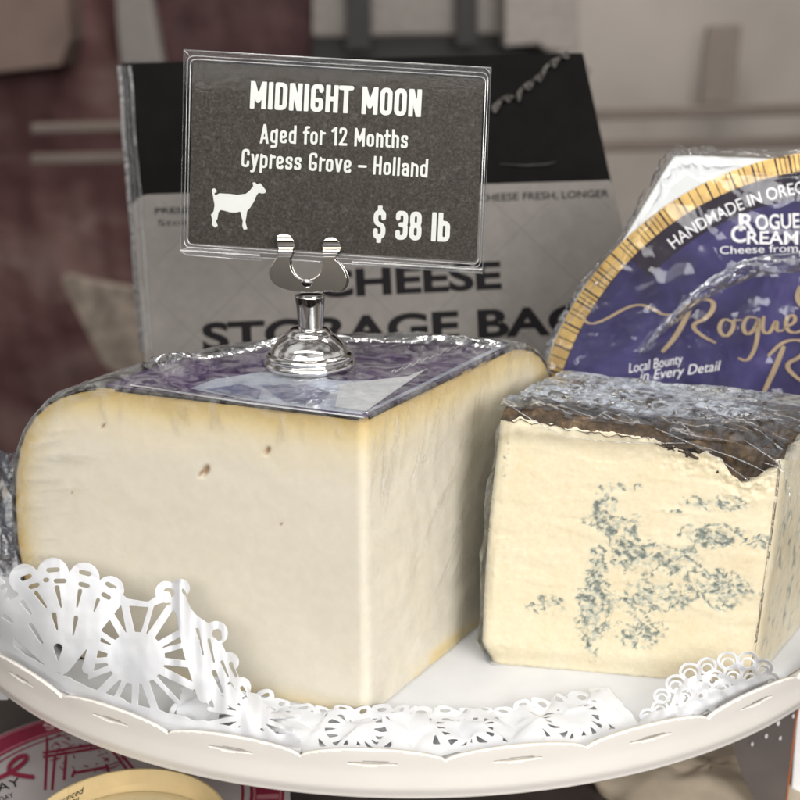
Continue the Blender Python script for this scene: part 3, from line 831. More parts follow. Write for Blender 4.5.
# ------------------------------------------------------------------ price sign
def sign():
    q = Psign(336, 255)
    root = thing('price_sign', q, 'dark price card with white lettering and a white goat in a clear acrylic sleeve', 'price sign')
    def rq(pts, r):                                 # rounded quad
        return fillet(pts, r, True)[:-1]
    card = rq([(193, 62), (484, 79.5), (476.5, 262), (188.5, 243)], 4)
    mb = MB(); mb.prism([Psign(u, v, .03) for u, v in card], [Psign(u, v, -.03) for u, v in card])
    t = NT('dark_card'); v = t.coords()
    c = t.ramp(t.noise(v, 9, 6, .85), [(.3, (.018, .015, .012)), (.5, (.055, .048, .040)), (.7, (.13, .115, .098))])
    sp_ = t.new('TexVoronoi'); t.link(v, sp_.inputs['Vector']); sp_.inputs['Scale'].default_value = 5
    spot = t.ramp(sp_.outputs['Distance'], [(.035, (.25, .24, .22)), (.075, (0, 0, 0))])
    c = t.mix(.6, c, spot, 'ADD')
    cd = mb.build('card', t.done(t.bsdf(c, .6, 0, None, .15)), root, smooth=False)
    Mw = plain('white_print', (.78, .78, .745, 1), .5, var=.02)
    mp = lambda u, v: Psign(u, v, .038)
    def words(*a, **k): b_ = MB(); sign_text(b_, *a, **k); b_.build('lettering', Mw, cd, smooth=False)
    words('MIDNIGHT MOON', 250, 108.5, 420.5, 117, 27.5, mp, gap=.115, w=.083)
    words('Aged for 12 Months', 260, 142.5, 407.5, 148.5, 18.5, mp, gap=.115, w=.068)
    words('Cypress Grove \u2013 Holland', 241, 167, 427.5, 177.5, 18.5, mp, gap=.10, w=.068)
    words('$ 38 lb', 373, 238.5, 449, 242, 29, mp, gap=.10, w=.08)
    goat = [(150, 100), (152, 90), (162, 86), (172, 95), (171, 108), (163, 106), (162, 116), (170, 118), (185, 110), (230, 112), (270, 117), (310, 112), (330, 95), (345, 76), (342, 60), (352, 57), (362, 68), (377, 62), (390, 77), (406, 99), (400, 109), (385, 110), (370, 107), (360, 120), (350, 145), (332, 175), (316, 193), (312, 220), (308, 245), (317, 278), (300, 281), (293, 262), (296, 240), (288, 215), (284, 195), (262, 200), (235, 199), (205, 190), (190, 188), (181, 200), (176, 230), (169, 240), (178, 262), (165, 271), (150, 258), (152, 235), (146, 210), (158, 195), (163, 165), (158, 140), (155, 120)]
    g = poly_sdf([(180 + x * .2125, 170 + y * .2125) for x, y in goat])
    mb = march(g, 208, 270, 178, 232, .4, mp)
    mb.build('goat_emblem', Mw, cd, smooth=False)
    # sleeve: two clear sheets, a raised edge round the card, a folded lip below
    t = NT('clear_acrylic'); v = t.coords()
    tr = t.new('BsdfTransparent'); tr.inputs['Color'].default_value = (.95, .955, .96, 1)
    gl = t.new('BsdfGlossy'); gl.inputs['Roughness'].default_value = .05
    nr = t.bump(t.noise(v, 1.2, 4, .6), .10, .05); t.link(nr, gl.inputs['Normal'])
    fr = t.new('Fresnel'); fr.inputs['IOR'].default_value = 1.18
    m = t.new('MixShader'); t.link(fr.outputs[0], m.inputs[0]); t.link(tr.outputs[0], m.inputs[1]); t.link(gl.outputs[0], m.inputs[2])
    df = t.new('BsdfDiffuse'); df.inputs['Color'].default_value = (.8, .8, .8, 1)
    m2 = t.new('MixShader'); sc2 = t.ramp(t.noise(t.coords((1, 6, 1), (0, .5, .7)), 2.5, 6, .8), [(.55, (0, 0, 0)), (.8, (.06, .06, .06))])
    t.link(sc2, m2.inputs[0]); t.link(m.outputs[0], m2.inputs[1]); t.link(df.outputs[0], m2.inputs[2])
    Ms = t.done(m2.outputs[0])
    t = NT('acrylic_edge')
    tr = t.new('BsdfTransparent'); gl = t.new('BsdfGlossy'); gl.inputs['Roughness'].default_value = .12
    df = t.new('BsdfDiffuse'); df.inputs['Color'].default_value = (.62, .62, .62, 1)
    m = t.new('MixShader'); m.inputs[0].default_value = .22; t.link(tr.outputs[0], m.inputs[1]); t.link(gl.outputs[0], m.inputs[2])
    m2 = t.new('MixShader'); m2.inputs[0].default_value = .10; t.link(m.outputs[0], m2.inputs[1]); t.link(df.outputs[0], m2.inputs[2])
    Me = t.done(m2.outputs[0])
    out = [(184, 50), (491, 68), (482.5, 273.5), (180.5, 252)]
    mb = MB()
    for o in (.13, -.13):
        mb.poly([Psign(u, v, o) for u, v in (out if o > 0 else out[::-1])])
    mb.build('sleeve', Ms, root, smooth=False, solid=.02)
    mb = MB()
    i1 = rq([(190.5, 59), (486, 77), (478.5, 264.5), (187, 244.5)], 7)
    mb.tube([Psign(u, v, .14) for u, v in i1], .032, 6, 0, True)
    i2 = rq([(187.5, 55.5), (488.5, 73), (480.5, 268), (184, 247.5)], 8)
    mb.tube([Psign(u, v, .14) for u, v in i2], .024, 6, 0, True)
    mb.tube([Psign(u, v, .0) for u, v in out], lambda t: .045, 6, 0, True)
    # lip of the sleeve folded up below the card, open at its left end
    mb.grid(lambda u, v: Psign(lerp(180.5, 260, u), lerp(247.5, 254.5, v) + u * 5.2 + .5 * nz(u * 9, v), .16 + .12 * math.sin(PI * v)), 40, 6)
    mb.grid(lambda u, v: Psign(lerp(352, 482, u), lerp(259.5, 266, v) + u * 7.6 + .5 * nz(u * 14, v), .16 + .10 * math.sin(PI * v)), 40, 6)
    mb.tube([Psign(u, v, .2) for u, v in fillet([(262, 260.5), (186, 255), (181, 251.5), (188, 247), (262, 252)], 3)], .03, 6)
    for u, v in [(184, 50), (491, 68), (482.5, 273.5)]:
        k = .9
        mb.tube([Psign(u - 6 * k if u > 300 else u, v, .14), Psign(u if u > 300 else u + 6, v + (6 if v < 200 else -6), .14)], .03, 6)
    mb.build('sleeve_edge', Me, root)
sign()

# ------------------------------------------------------------------ blue cheese block
def blue_cheese():
    zt = 10.0
    A = on_z(481, 664, 0.1); A.z = 0; B = Vector((14.35, 44.75, 0)); C = Vector((17.9, 50.6, 0)); D = Vector((7.6, 55.0, 0))
    u0 = (B - A).normalized(); n0 = Vector((u0.y, -u0.x, 0))
    Pf = Plane(A, n0); W = (B - A).length
    root = thing('blue_cheese', A, 'block of creamy blue cheese with grey green veins and a torn brown rind', 'cheese')
    top_px = [(500, 420), (506, 417), (525, 421), (560, 428), (600, 432), (640, 438), (660, 447), (675, 452), (690, 450), (705, 458), (716, 472), (728, 482), (745, 480), (760, 470), (775, 462), (790, 459)]
    tops = [((Pf(u, v) - A).dot(u0), Pf(u, v).z) for u, v in top_px]
    def ztp(s): return tab(s, tops)
    crop = [(310, 350, 20, 25, .9), (350, 305, 40, 12, .45), (330, 400, 50, 20, .7), (300, 515, 15, 45, 1.3), (295, 600, 26, 55, 1.25), (290, 675, 13, 45, 1.0), (360, 450, 30, 30, .85), (410, 480, 50, 30, 1), (490, 485, 40, 25, 1), (570, 345, 50, 14, .85), (480, 365, 30, 6, .4), (570, 425, 50, 20, .95), (420, 575, 40, 35, .9), (490, 575, 30, 25, .9), (540, 540, 30, 20, .6), (610, 560, 45, 30, 1), (580, 520, 40, 15, .6), (400, 665, 45, 30, .75), (180, 600, 40, 15, .55), (700, 440, 40, 14, .75), (745, 455, 25, 22, .6), (740, 360, 15, 10, .5), (460, 650, 15, 20, .45), (330, 585, 22, 22, .65), (320, 640, 25, 12, .6), (690, 565, 20, 10, .4), (640, 525, 20, 10, .5), (390, 375, 10, 8, .5), (200, 605, 25, 10, .5), (60, 250, 8, 60, .35), (752, 470, 16, 60, .9), (738, 590, 10, 60, .7), (722, 680, 9, 40, .6), (190, 590, 25, 16, .8), (330, 310, 30, 8, .6)]
    cl = []
    pxcm = 1268 / 50.0
    for x, y, rx, ry, s in crop:
        p = Pf(470 + x * .4125, 360 + y * .4125)
        cl.append(((p - A).dot(u0), p.z, rx * .4125 / pxcm * 1.25, ry * .4125 / pxcm * 1.25, s))
    def vein(s, z):
        f = 0
        for cx, cz, rx, rz, st in cl:
            q = ((s - cx) / rx) ** 2 + ((z - cz) / rz) ** 2
            if q < 5: f = max(f, st * math.exp(-q * .75))
        if f < .03: return 0, 0
        w = fbm(s * 1.6, z * 1.6, 1, 3) * .5
        line = max(0, 1 - abs(fbm(s * 1.25 + w, z * 1.7 - w, 7, 4)) * 3.4)      # thin meandering cracks
        fine = fbm(s * 4.5, z * 4.5, 3, 4)
        g = sstep(.04, .42, f)
        hv = g * (.24 + .42 * line + .55 * fine) + .30 * max(0, f - .4)
        return min(1, sstep(.16, .75, hv) + .30 * sstep(.45, 1.15, f + .5 * fine)), sstep(.12, .95, g * line * (.75 + .7 * fine) + .25 * (f - .75) + .12 * fine)
    # outline of the block: front (A-B), right (B-C), back, left, corners rounded
    def outline(z):
        lean = (z / zt)
        a = A + u0 * (.55 * lean) ; 
        # bulge low on the left
        a = a - u0 * (.0 + .15 * math.sin(PI * lean)); b = B - u0 * (.40 * (1 - lean) ** 1.3); c = C; d = D + Vector((.3 * lean, 0, 0))
        e = sstep(1.1, 0, z) * .45
        ctr = (a + b + c + d) / 4
        return [p + (ctr - p).normalized() * e * (1.0 if i == 0 else .25) for i, p in enumerate((a, b, c, d))]
    nf, nr_, nb, nl, nzv = 300, 90, 30, 60, 230
    def ring_pts(z, nf, nr_, nb, nl, off=0):
        pa, pb, pc, pd = outline(z); res = []
        def corner(p, q, r, rad):     # arc corner between p->q and q->r
            return None
        for (p, q, n, pr, nx, rad0, rad1) in ((pa, pb, nf, pd, pc, .55, .5), (pb, pc, nr_, pa, pd, .5, .8), (pc, pd, nb, pb, pa, .8, .8), (pd, pa, nl, pc, pb, .8, .55)):
            e = q - p; L = e.length; d = e.normalized(); nrm = Vector((d.y, -d.x, 0))
            for k in range(n):
                s = L * k / n
                ins = 0
                if s < rad0: w = 1 - s / rad0; ins = rad0 * .29 * w * w
                if s > L - rad1: w = 1 - (L - s) / rad1; ins = rad1 * .29 * w * w
                res.append((p + d * s - nrm * (ins - off), nrm, s, L))
        return res
    mb = MB(); at_v = []; at_h = []; at_e = []
    n = nf + nr_ + nb + nl
    for j in range(nzv):
        t = j / (nzv - 1)
        # vertical profile, top edge follows the torn outline
        base = ring_pts(t * zt, nf, nr_, nb, nl)
        for k, (p, nrm, s, L) in enumerate(base):
            if k < nf: zz = ztp(s); jag = .10 * fbm(s * 2.2, 0, 4, 4) + .04 * nz(s * 9, 2)
            elif k < nf + nr_: zz = lerp(ztp(W), 9.75, min(1, s / 2)); jag = .08 * nz(s * 2, 3)
            elif k < nf + nr_ + nb: zz = 9.75; jag = 0
            else: zz = lerp(9.75, ztp(0), s / L); jag = .05 * nz(s * 2, 8)
            zz += jag * sstep(.6, 1, t)
            z = t * zz
            q = p + Vector((0, 0, z)); v = h = 0
            if k < nf: h, v = vein(s, z)
            elif k < nf + nr_:
                w_ = fbm(s * .7, z * .5, 3, 3) * .5; ln = max(0, 1 - abs(fbm(s * 1.1 + w_, z * .42 - s * .35, 13, 3)) * 3.6)
                a_ = ln * (.55 + .7 * fbm(s * 2.2, z * 1.6, 3, 4)) * sstep(.3, .8, s); h, v = sstep(.18, .8, a_) * .9, sstep(.4, 1.0, a_)
            elif k >= nf + nr_ + nb:
                a_ = .55 + .5 * fbm(s * 2, z * 2, 6, 4); h, v = sstep(.35, .8, a_), sstep(.7, 1.2, a_)
            edge = 0
            if k < nf:
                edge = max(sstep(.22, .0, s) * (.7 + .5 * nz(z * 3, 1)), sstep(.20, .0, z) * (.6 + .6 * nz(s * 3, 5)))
                # crumbly broken zone below the rind, smear lines
                cr = sstep(1.4, .0, zz - z) * sstep(4.5, 7.5, s)
                off = .02 * fbm(s * 2, z * 2, 5, 4) + cr * .16 * fbm(s * 2.6, z * 2.6, 2, 5) - .028 * v
                off += .02 * math.sin((z * 5 + s * .5)) * sstep(1, 2.5, z) * sstep(.5, .8, nz(s * .35, z * 1.6, 11) + .5)
            else: off = .03 * fbm(q.x * 1.5, q.y * 1.5, q.z * 1.5, 4) - .04 * v
            mb.v.append(q + nrm * off); at_v.append(v); at_h.append(h); at_e.append(max(0, min(1, edge)))
    for j in range(nzv - 1):
        for k in range(n):
            a = j * n + k; b = j * n + (k + 1) % n
            mb.f.append((a, b, b + n, a + n)); mb.m.append(0)
    ctr = (A + B + C + D) / 4
    for k in range(n):                                  # the top dips behind its torn edge, under the rind
        p = mb.v[(nzv - 1) * n + k]; w = Vector((ctr.x - p.x, ctr.y - p.y, 0))
        mb.v.append(Vector((p.x, p.y, min(p.z, 9.6) - .35)) + w.normalized() * 1.0); at_v.append(0); at_h.append(0); at_e.append(0)
    for k in range(n):
        a = (nzv - 1) * n + k; b = (nzv - 1) * n + (k + 1) % n
        mb.f.append((a, b, b + n, a + n)); mb.m.append(0)
    mb.f.append(tuple(range(nzv * n, (nzv + 1) * n))); mb.m.append(0)
    mb.f.append(tuple(range(n))[::-1]); mb.m.append(0)
    mb.at = {'vein': at_v, 'halo': at_h, 'edge': at_e}
    t = NT('blue_paste'); v = t.coords()
    n1 = t.noise(v, .5, 5, .6); n2 = t.noise(v, 5, 5, .7)
    c = t.ramp(n1, [(.3, srgb(233, 220, 188)), (.7, srgb(238, 230, 204))])
    c = t.mix(.18, c, t.ramp(n2, [(.35, srgb(216, 196, 154)), (.6, srgb(246, 238, 216))]))
    c = t.mix(t.math('MULTIPLY', t.attr('halo'), .62, True), c, t.ramp(n2, [(.4, srgb(140, 153, 150)), (.65, srgb(196, 206, 196))]))
    c = t.mix(t.math('MULTIPLY', t.attr('vein'), .78, True), c, t.ramp(n2, [(.4, srgb(66, 80, 80)), (.65, srgb(112, 128, 128))]))
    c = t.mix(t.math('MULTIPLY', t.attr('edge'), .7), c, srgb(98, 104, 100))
    nr = t.bump(t.math('ADD', n2, t.math('MULTIPLY', t.noise(v, 14, 3), .4)), .20, .05)
    mb.build('cheese_body', t.done(t.bsdf(c, .45, 0, nr, .4, sss=.2)), root)
    # ---- torn brown rind lying on top
    t = NT('brown_rind'); v = t.coords()
    c = t.ramp(t.noise(v, 1.4, 6, .7), [(.3, (.014, .009, .005)), (.48, (.045, .028, .014)), (.6, (.11, .07, .035)), (.74, (.30, .22, .13))])
    Mr = t.done(t.bsdf(c, .5, 0, t.bump(t.noise(v, 4, 5, .7), .6, .12), .4))
    def top_at(u, v):         # u along the front, v to the back
        a, b, c_, d = outline(zt)
        p = (a.lerp(b, u)).lerp(d.lerp(c_, u), v); s = u * W
        z = lerp(ztp(s), 9.75, sstep(0, .5, v)); return p, s, z
    mb = MB()
    def rind(u, v):
        s = u * W
        fr_ = -.02 + .03 * fbm(s * 1.1, 1, 1, 4) + .035 * sstep(6, 8.5, s) * (1 + nz(s * 2.2, 4))
        p, s, z = top_at(u, max(fr_, 0) + v * (1 - max(fr_, 0)))
        if fr_ < 0: p = p + n0 * (-fr_ * 2 * (1 - v) ** 8)
        drop = .6 * sstep(.82, 1, v) + .40 * sstep(.05, 0, v) * (1 + .5 * nz(s * 1.9, 1, 8))
        return p + Vector((0, 0, z + .30 + .14 * fbm(p.x * 1.1, p.y * 1.1, 1, 4) - drop + .10 * rdg(p.x * 1.5, p.y * 1.5, 3) - .05))
    mb.grid(rind, 150, 60)
    # flakes broken off over the dip
    for k in range(26):
        u = .56 + .33 * random.random(); p, s, z = top_at(u, .005 + .10 * random.random())
        a = random.random() * 6; r0 = .12 + .35 * random.random()
        e1 = Vector((math.cos(a), math.sin(a), random.uniform(-.6, .6))) * r0; e2 = Vector((-math.sin(a), math.cos(a), random.uniform(-.9, .4))) * r0 * .7
        cc = p + Vector((0, 0, z + .05 + random.uniform(-.25, .12)))
        fr_ = [cc + e1, cc + e2 * .9 + e1 * .2, cc - e1 * .9 + e2 * .3, cc - e2 - e1 * .2]
        mb.prism(fr_, [q + Vector((0, 0, -.07)) for q in fr_])
    mb.build('rind', Mr, root, solid=.0)
    # ---- film round the block
    Mf = film_mat('cling_film_blue', .2, (.75, .8, .9, 1), .08, .7, .6, (1, 1, 1), bmin=.05)
    mb = MB(); nf2, nr2, nb2, nl2 = 150, 70, 30, 60; n = nf2 + nr2 + nb2 + nl2; NZ = 70; wa = []
    for j in range(NZ):
        t = j / (NZ - 1)
        for k, (p, nrm, s, L) in enumerate(ring_pts(t * zt, nf2, nr2, nb2, nl2, .07)):
            if k < nf2: zz = lerp(10.4, 9.9, s / L) + .25
            else: zz = 10.1
            z = t * zz + .02
            q = p + Vector((0, 0, z))
            lo = max(sstep(.35, 0, s), sstep(L - .35, L, s))
            off = .02 + .05 * rdg(q.x * .6, q.y * .6, q.z * .25, 3) * (.12 + lo)
            if k < nf2:
                off += sstep(.92, 1, t) * (.06 + .12 * abs(nz(s * 1.2, z * 2, 3)) + .05 * rdg(s * 1.5, z * 1.5, 2))
                off += sstep(.8, 0, s) * .10 * rdg(s * 2, z * .8, 5)
            if k >= nf2 + nr2 + nb2: off += .10 + .14 * rdg(s * .7, z * .5, 2)
            mb.v.append(q + nrm * off); wa.append((sstep(.9, 1, t) * .4 + .4 * lo + .03) if k < nf2 else (.14 if k < nf2 + nr2 else .8))
    mb.at['wr'] = wa
    for j in range(NZ - 1):
        for k in range(n):
            a = j * n + k; b = j * n + (k + 1) % n
            mb.f.append((a, b, b + n, a + n)); mb.m.append(0)
    mb.build('plastic_wrap', Mf, root)
    # ---- crumpled film gathered over the top
    Mb = film_mat('gathered_film', .95, (.68, .75, .86, 1), .10, .9, .5, (1, 1, 1), boost=1.8, rot=(0, 0, R(-35)), bmin=.14)
    mb = MB(); wg = []
    def gather(u, v):
        p, s, z = top_at(lerp(-.03, 1.04, u), lerp(.045 + .02 * nz(u * 5, 1), 1.03, v))
        k = sstep(0, .14, v)
        x, y = p.x, p.y
        fl = x * .8 - y * .6; ac = x * .6 + y * .8
        zz = max(z + .3, lerp(10.45, 10.1, u) - .45 * sstep(.35, .85, v)) + .14 + k * (.02 + .20 * rdg(fl * .12, ac * .8, 2, 3) + .04 * rdg(fl * .5, ac * 2.4, 6, 2))
        zz -= .12 * sstep(.10, 0, v) + .75 * sstep(.86, 1, v); zz -= .5 * sstep(.75, 1, u) * sstep(.6, 0, v)
        m_ = sstep(.06, .30, v + .10 * nz(x * .8, y * .8, 4)) * sstep(.92, .62, u + .12 * nz(x * .7, y * .7, 9)) * (.55 + .8 * sstep(-.2, .35, fbm(fl * .28, ac * .7, 12, 3)))
        wg.append(min(1, max(0, m_)))
        return Vector((x, y, zz)) + n0 * (.1 * (1 - k))
    mb.grid(gather, 240, 170); mb.at['wr'] = wg
    mb.build('wrap_fold', Mb, root)
    # taut ridges of the film along the front edge of the top
    mb = MB()
    for pts in ([(560, 436), (600, 441), (640, 443), (690, 443)], [(508, 404), (540, 425), (565, 436)], [(690, 443), (718, 458), (745, 478), (752, 482)], [(700, 446), (740, 459), (778, 478)], [(744, 440), (772, 458), (797, 478)], [(655, 428), (690, 443), (712, 452)], [(762, 462), (788, 470), (792, 520)]):
        q = smooth_poly(pts, 2, closed=False)
        mb.tube([Pf(u, v, .28 + .04 * nz(u * .2, v * .2)) for u, v in q], lambda t: .006 + .018 * math.sin(PI * t), 6)
    mb.build('wrap_ridge', film_mat('film_ridge', .22, (.7, .73, .76, 1), .05, 2, .5, boost=2), root)
blue_cheese()

# ------------------------------------------------------------------ wrapped half wheel standing behind
def blue_half():
    P = Plane((12, 56.5, 10), (0, -1, .10))
    root = thing('wrapped_cheese', P(700, 560), 'wrapped cheese standing behind the blue block, with dark blue label and gold border', 'cheese')
    face = [(522, 575), (528, 470), (535, 400), (549, 347), (568, 311), (587, 280), (619, 246), (644, 203), (671, 158), (677, 154.5), (720, 156), (820, 160), (930, 175), (950, 300), (960, 575)]
    Mw = plain('cheese_paper', (.60, .62, .63, 1), .4, var=.06, scale=.5)
    mb = MB(); f = smooth_poly(face, 1)
    N = P.n
    mb.prism([P(u, v) for u, v in f], [P(u + 60 * sstep(900, 600, u), v + 25 * sstep(500, 300, v)) - N * 4.0 for u, v in f])
    mb.build('cheese_body', Mw, root, smooth=True, bevel=.12, angle=30)
    cx, cy, RR = 845, 466, 316
    arc = lambda r, a, o=0: P(cx + r * math.cos(a), cy - r * math.sin(a), o)
    a0, a1 = R(62), R(166)
    Mpur = NT('label_blue'); v = Mpur.coords()
    c = Mpur.ramp(Mpur.noise(v, .22, 4, .6, .6), [(.3, (.012, .009, .032)), (.55, (.034, .029, .105)), (.8, (.10, .085, .23))])
    Mpur = Mpur.done(Mpur.bsdf(c, .5, 0, None, .18))
    Mbk = plain('label_black', (.016, .010, .022, 1), .5, var=.3, spec=.2)
    t = NT('gold_foil'); v = t.coords()
    c = t.ramp(t.noise(v, 1.2, 4, .6), [(.3, (.27, .165, .05)), (.7, (.50, .345, .12))])
    Mg = t.done(t.bsdf(c, .34, .55))
    Mdg = plain('dull_gold_ink', (.30, .22, .13, 1), .4, var=.2)
    Mlw = plain('label_lettering', (.72, .72, .74, 1), .45, var=.03)
    mb = MB()
    pl = [arc(RR - 1, lerp(a0, a1, k / 80), .03) for k in range(81)] + [P(545, 470, .03), P(950, 470, .03)]
    mb.poly(pl, 0)
    mb.grid(lambda u, v: arc(lerp(RR - 19, RR - 44, v), lerp(a0, R(136), u), .042), 80, 2, 1)
    mb.grid(lambda u, v: arc(lerp(RR - .5, RR - 19, v), lerp(a0, a1, u), .054), 160, 2, 1)
    lab = mb.build('label', [Mpur, Mbk], root, smooth=False)
    # gold ticks
    mb = MB(); a = a0; k = 0
    rnd = random.Random(3)
    while a < a1 - .02:
        w = rnd.choice([.024, .010, .030, .015, .036, .012]); g = .0035 + .003 * (k % 3 == 0)
        if a > R(145): w *= .8
        b = min(a + w, a1)
        mb.grid(lambda u, v: arc(lerp(RR, RR - 18, v), lerp(a, b, u), .066), 3, 2)
        a = b + g; k += 1
    mb.build('gold_border', Mg, lab, smooth=False)
    # lettering
    rb = RR - 40
    def words(*a, **k): b_ = MB(); text_fit(b_, *a, **k); b_.build('lettering', Mlw, lab, smooth=False)
    def bend_from(a_s, r):
        return lambda s, t: (cx + (r + t) * math.cos(a_s - s / (r + 7)), cy - (r + t) * math.sin(a_s - s / (r + 7)))
    a_s = math.atan2(cy - 240, 667 - cx)
    words('HANDMADE IN OREGON', 0, 0, 172, 0, 12, lambda u, v: P(u, v, .07), bold=.004, bend=bend_from(a_s, rb))
    words('R', 739, 231, 755, 231, 17.5, lambda u, v: P(u, v, .07), bold=.02)
    words('OGUE', 756, 230, 800, 228, 15, lambda u, v: P(u, v, .07), bold=.02)
    words('C', 731, 242.5, 746, 242.5, 17, lambda u, v: P(u, v, .07), bold=.02)
    words('REAMERY', 747, 244, 836, 245, 13, lambda u, v: P(u, v, .07), bold=.02)
    words('Cheese from Oregon', 720, 254, 850, 250, 7.5, lambda u, v: P(u, v, .07), bold=.0)
    words('Local Bounty', 629, 373, 684, 363, 9.5, lambda u, v: P(u, v, .07), shear=.35)
    words('in Every Detail', 640, 381, 722, 370, 9.5, lambda u, v: P(u, v, .07), shear=.35)
    mb = MB()
    def stroke(pts, w):
        q = smooth_poly(pts, 3, closed=False); 
        m = len(q); L = []; Rr = []
        for i, p in enumerate(q):
            a_ = q[max(0, i - 1)]; b_ = q[min(m - 1, i + 1)]
            dx, dy = b_[0] - a_[0], b_[1] - a_[1]; l = math.hypot(dx, dy) + 1e-9
            ww = w * (.45 + .75 * abs(dy / l)) * (.5 + .5 * math.sin(PI * (.08 + .84 * i / (m - 1))))
            L.append((p[0] - dy / l * ww, p[1] + dx / l * ww)); Rr.append((p[0] + dy / l * ww, p[1] - dx / l * ww))
        stroke.z += .004
        vs = [P(*p, stroke.z) for p in L] + [P(*p, stroke.z) for p in Rr]
        mb.add(vs, [(i, i + 1, m + i + 1, m + i) for i in range(m - 1)])
    stroke.z = .07
    stroke([(582, 318), (590, 325), (605, 320), (625, 308), (640, 304), (652, 308), (664, 316), (682, 312), (700, 300), (708, 296)], 1.8)
    stroke([(662, 352), (675, 338), (686, 318), (690, 309)], 2.4)
    stroke([(676, 322), (686, 306), (704, 298), (716, 303), (708, 318), (690, 325), (702, 336), (716, 343)], 2.2)
    stroke([(733, 322), (723, 318), (718, 330), (726, 338), (734, 328), (733, 320), (742, 320)], 2.0)
    stroke([(757, 318), (747, 316), (742, 328), (748, 336), (757, 326), (759, 315), (757, 345), (748, 362), (738, 358)], 2.0)
    stroke([(764, 316), (762, 332), (770, 334), (777, 318), (776, 332), (784, 330)], 1.9)
    stroke([(784, 328), (796, 322), (794, 314), (786, 318), (786, 330), (796, 334), (808, 326)], 1.9)
    stroke([(764, 392), (776, 366), (784, 346)], 2.4)
    stroke([(768, 356), (784, 340), (806, 340), (804, 356), (784, 364), (796, 378), (812, 386)], 2.2)
    stroke([(800, 286), (796, 300), (808, 312)], 2.2)
    mb.build('script_lettering', Mdg, lab, smooth=False)
    # film
    Mf = film_mat('half_film', .025, (.75, .78, .85, 1), .06, .45, .20, (1, 1, .6), boost=.6)
    mb = MB()
    top = [(490, 560), (524, 455), (533, 398), (546, 347), (565, 309), (584, 278), (616, 243), (641, 201), (666, 156), (678, 150), (720, 151), (820, 156), (930, 170)]
    def ft(u):
        k = u * (len(top) - 1); i = min(int(k), len(top) - 2); return tuple(lerp(top[i][q], top[i + 1][q], k - i) for q in (0, 1))
    def film(u, v):
        x, y = ft(u); bx, by = lerp(520, 960, u), 560
        px_, py_ = lerp(x, bx, v), lerp(y, by, v)
        o = .16 + .10 * rdg(px_ * .02 + py_ * .012, py_ * .02 - px_ * .008, 3, 3) + .12 * abs(nz(px_ * .02, py_ * .02, 5))
        e = sstep(.06, 0, v)
        px_ += e * 2.5 * nz(u * 60, 1); py_ += e * 3 * nz(u * 60, 5)
        return P(px_, py_, lerp(o, -.6 + 1.2 * abs(nz(u * 40, 3)), e))
    mb.grid(film, 260, 90)
    mb.build('plastic_wrap', Mf, root)
    Mb = film_mat('half_film_fold', .05, (.70, .73, .76, 1), .06, .9, .3, boost=1.6)
    mb = MB()
    def fold(u, v):      # bunched film along the top edge and down the slanted edge
        x, y = ft(lerp(.18, .95, u)); s = u * 60
        w = 5 if u > .5 else 2.0
        return P(x + 2 * nz(s, v * 2, 1) + (v - .5) * (0 if u > .5 else 4), y + 3 - v * w * (1.4 + 1.2 * nz(s * .4, 2)) + 1.2 * nz(s * 1.3, v * 3, 4), .18 - 1.0 * v + .5 * nz(s * .9, v * 2, 7))
    mb.grid(fold, 260, 8)
    # loose crease that crosses the label
    cre = [(640, 352), (665, 325), (690, 300), (715, 282), (745, 268), (790, 262), (830, 262)]
    def crease(u, v):
        k = u * (len(cre) - 1); i = min(int(k), len(cre) - 2); x, y = (lerp(cre[i][q], cre[i + 1][q], k - i) for q in (0, 1))
        return P(x + v * 16 * u, y + (v - .5) * (7 + 16 * u) + 2 * nz(u * 14, v * 3), .30 + .45 * math.sin(PI * v) * (.5 + .7 * rdg(u * 9, v * 2.5, 2) * .6))
    mb.grid(crease, 110, 26)
    mb.build('wrap_fold', Mb, root)
blue_half()

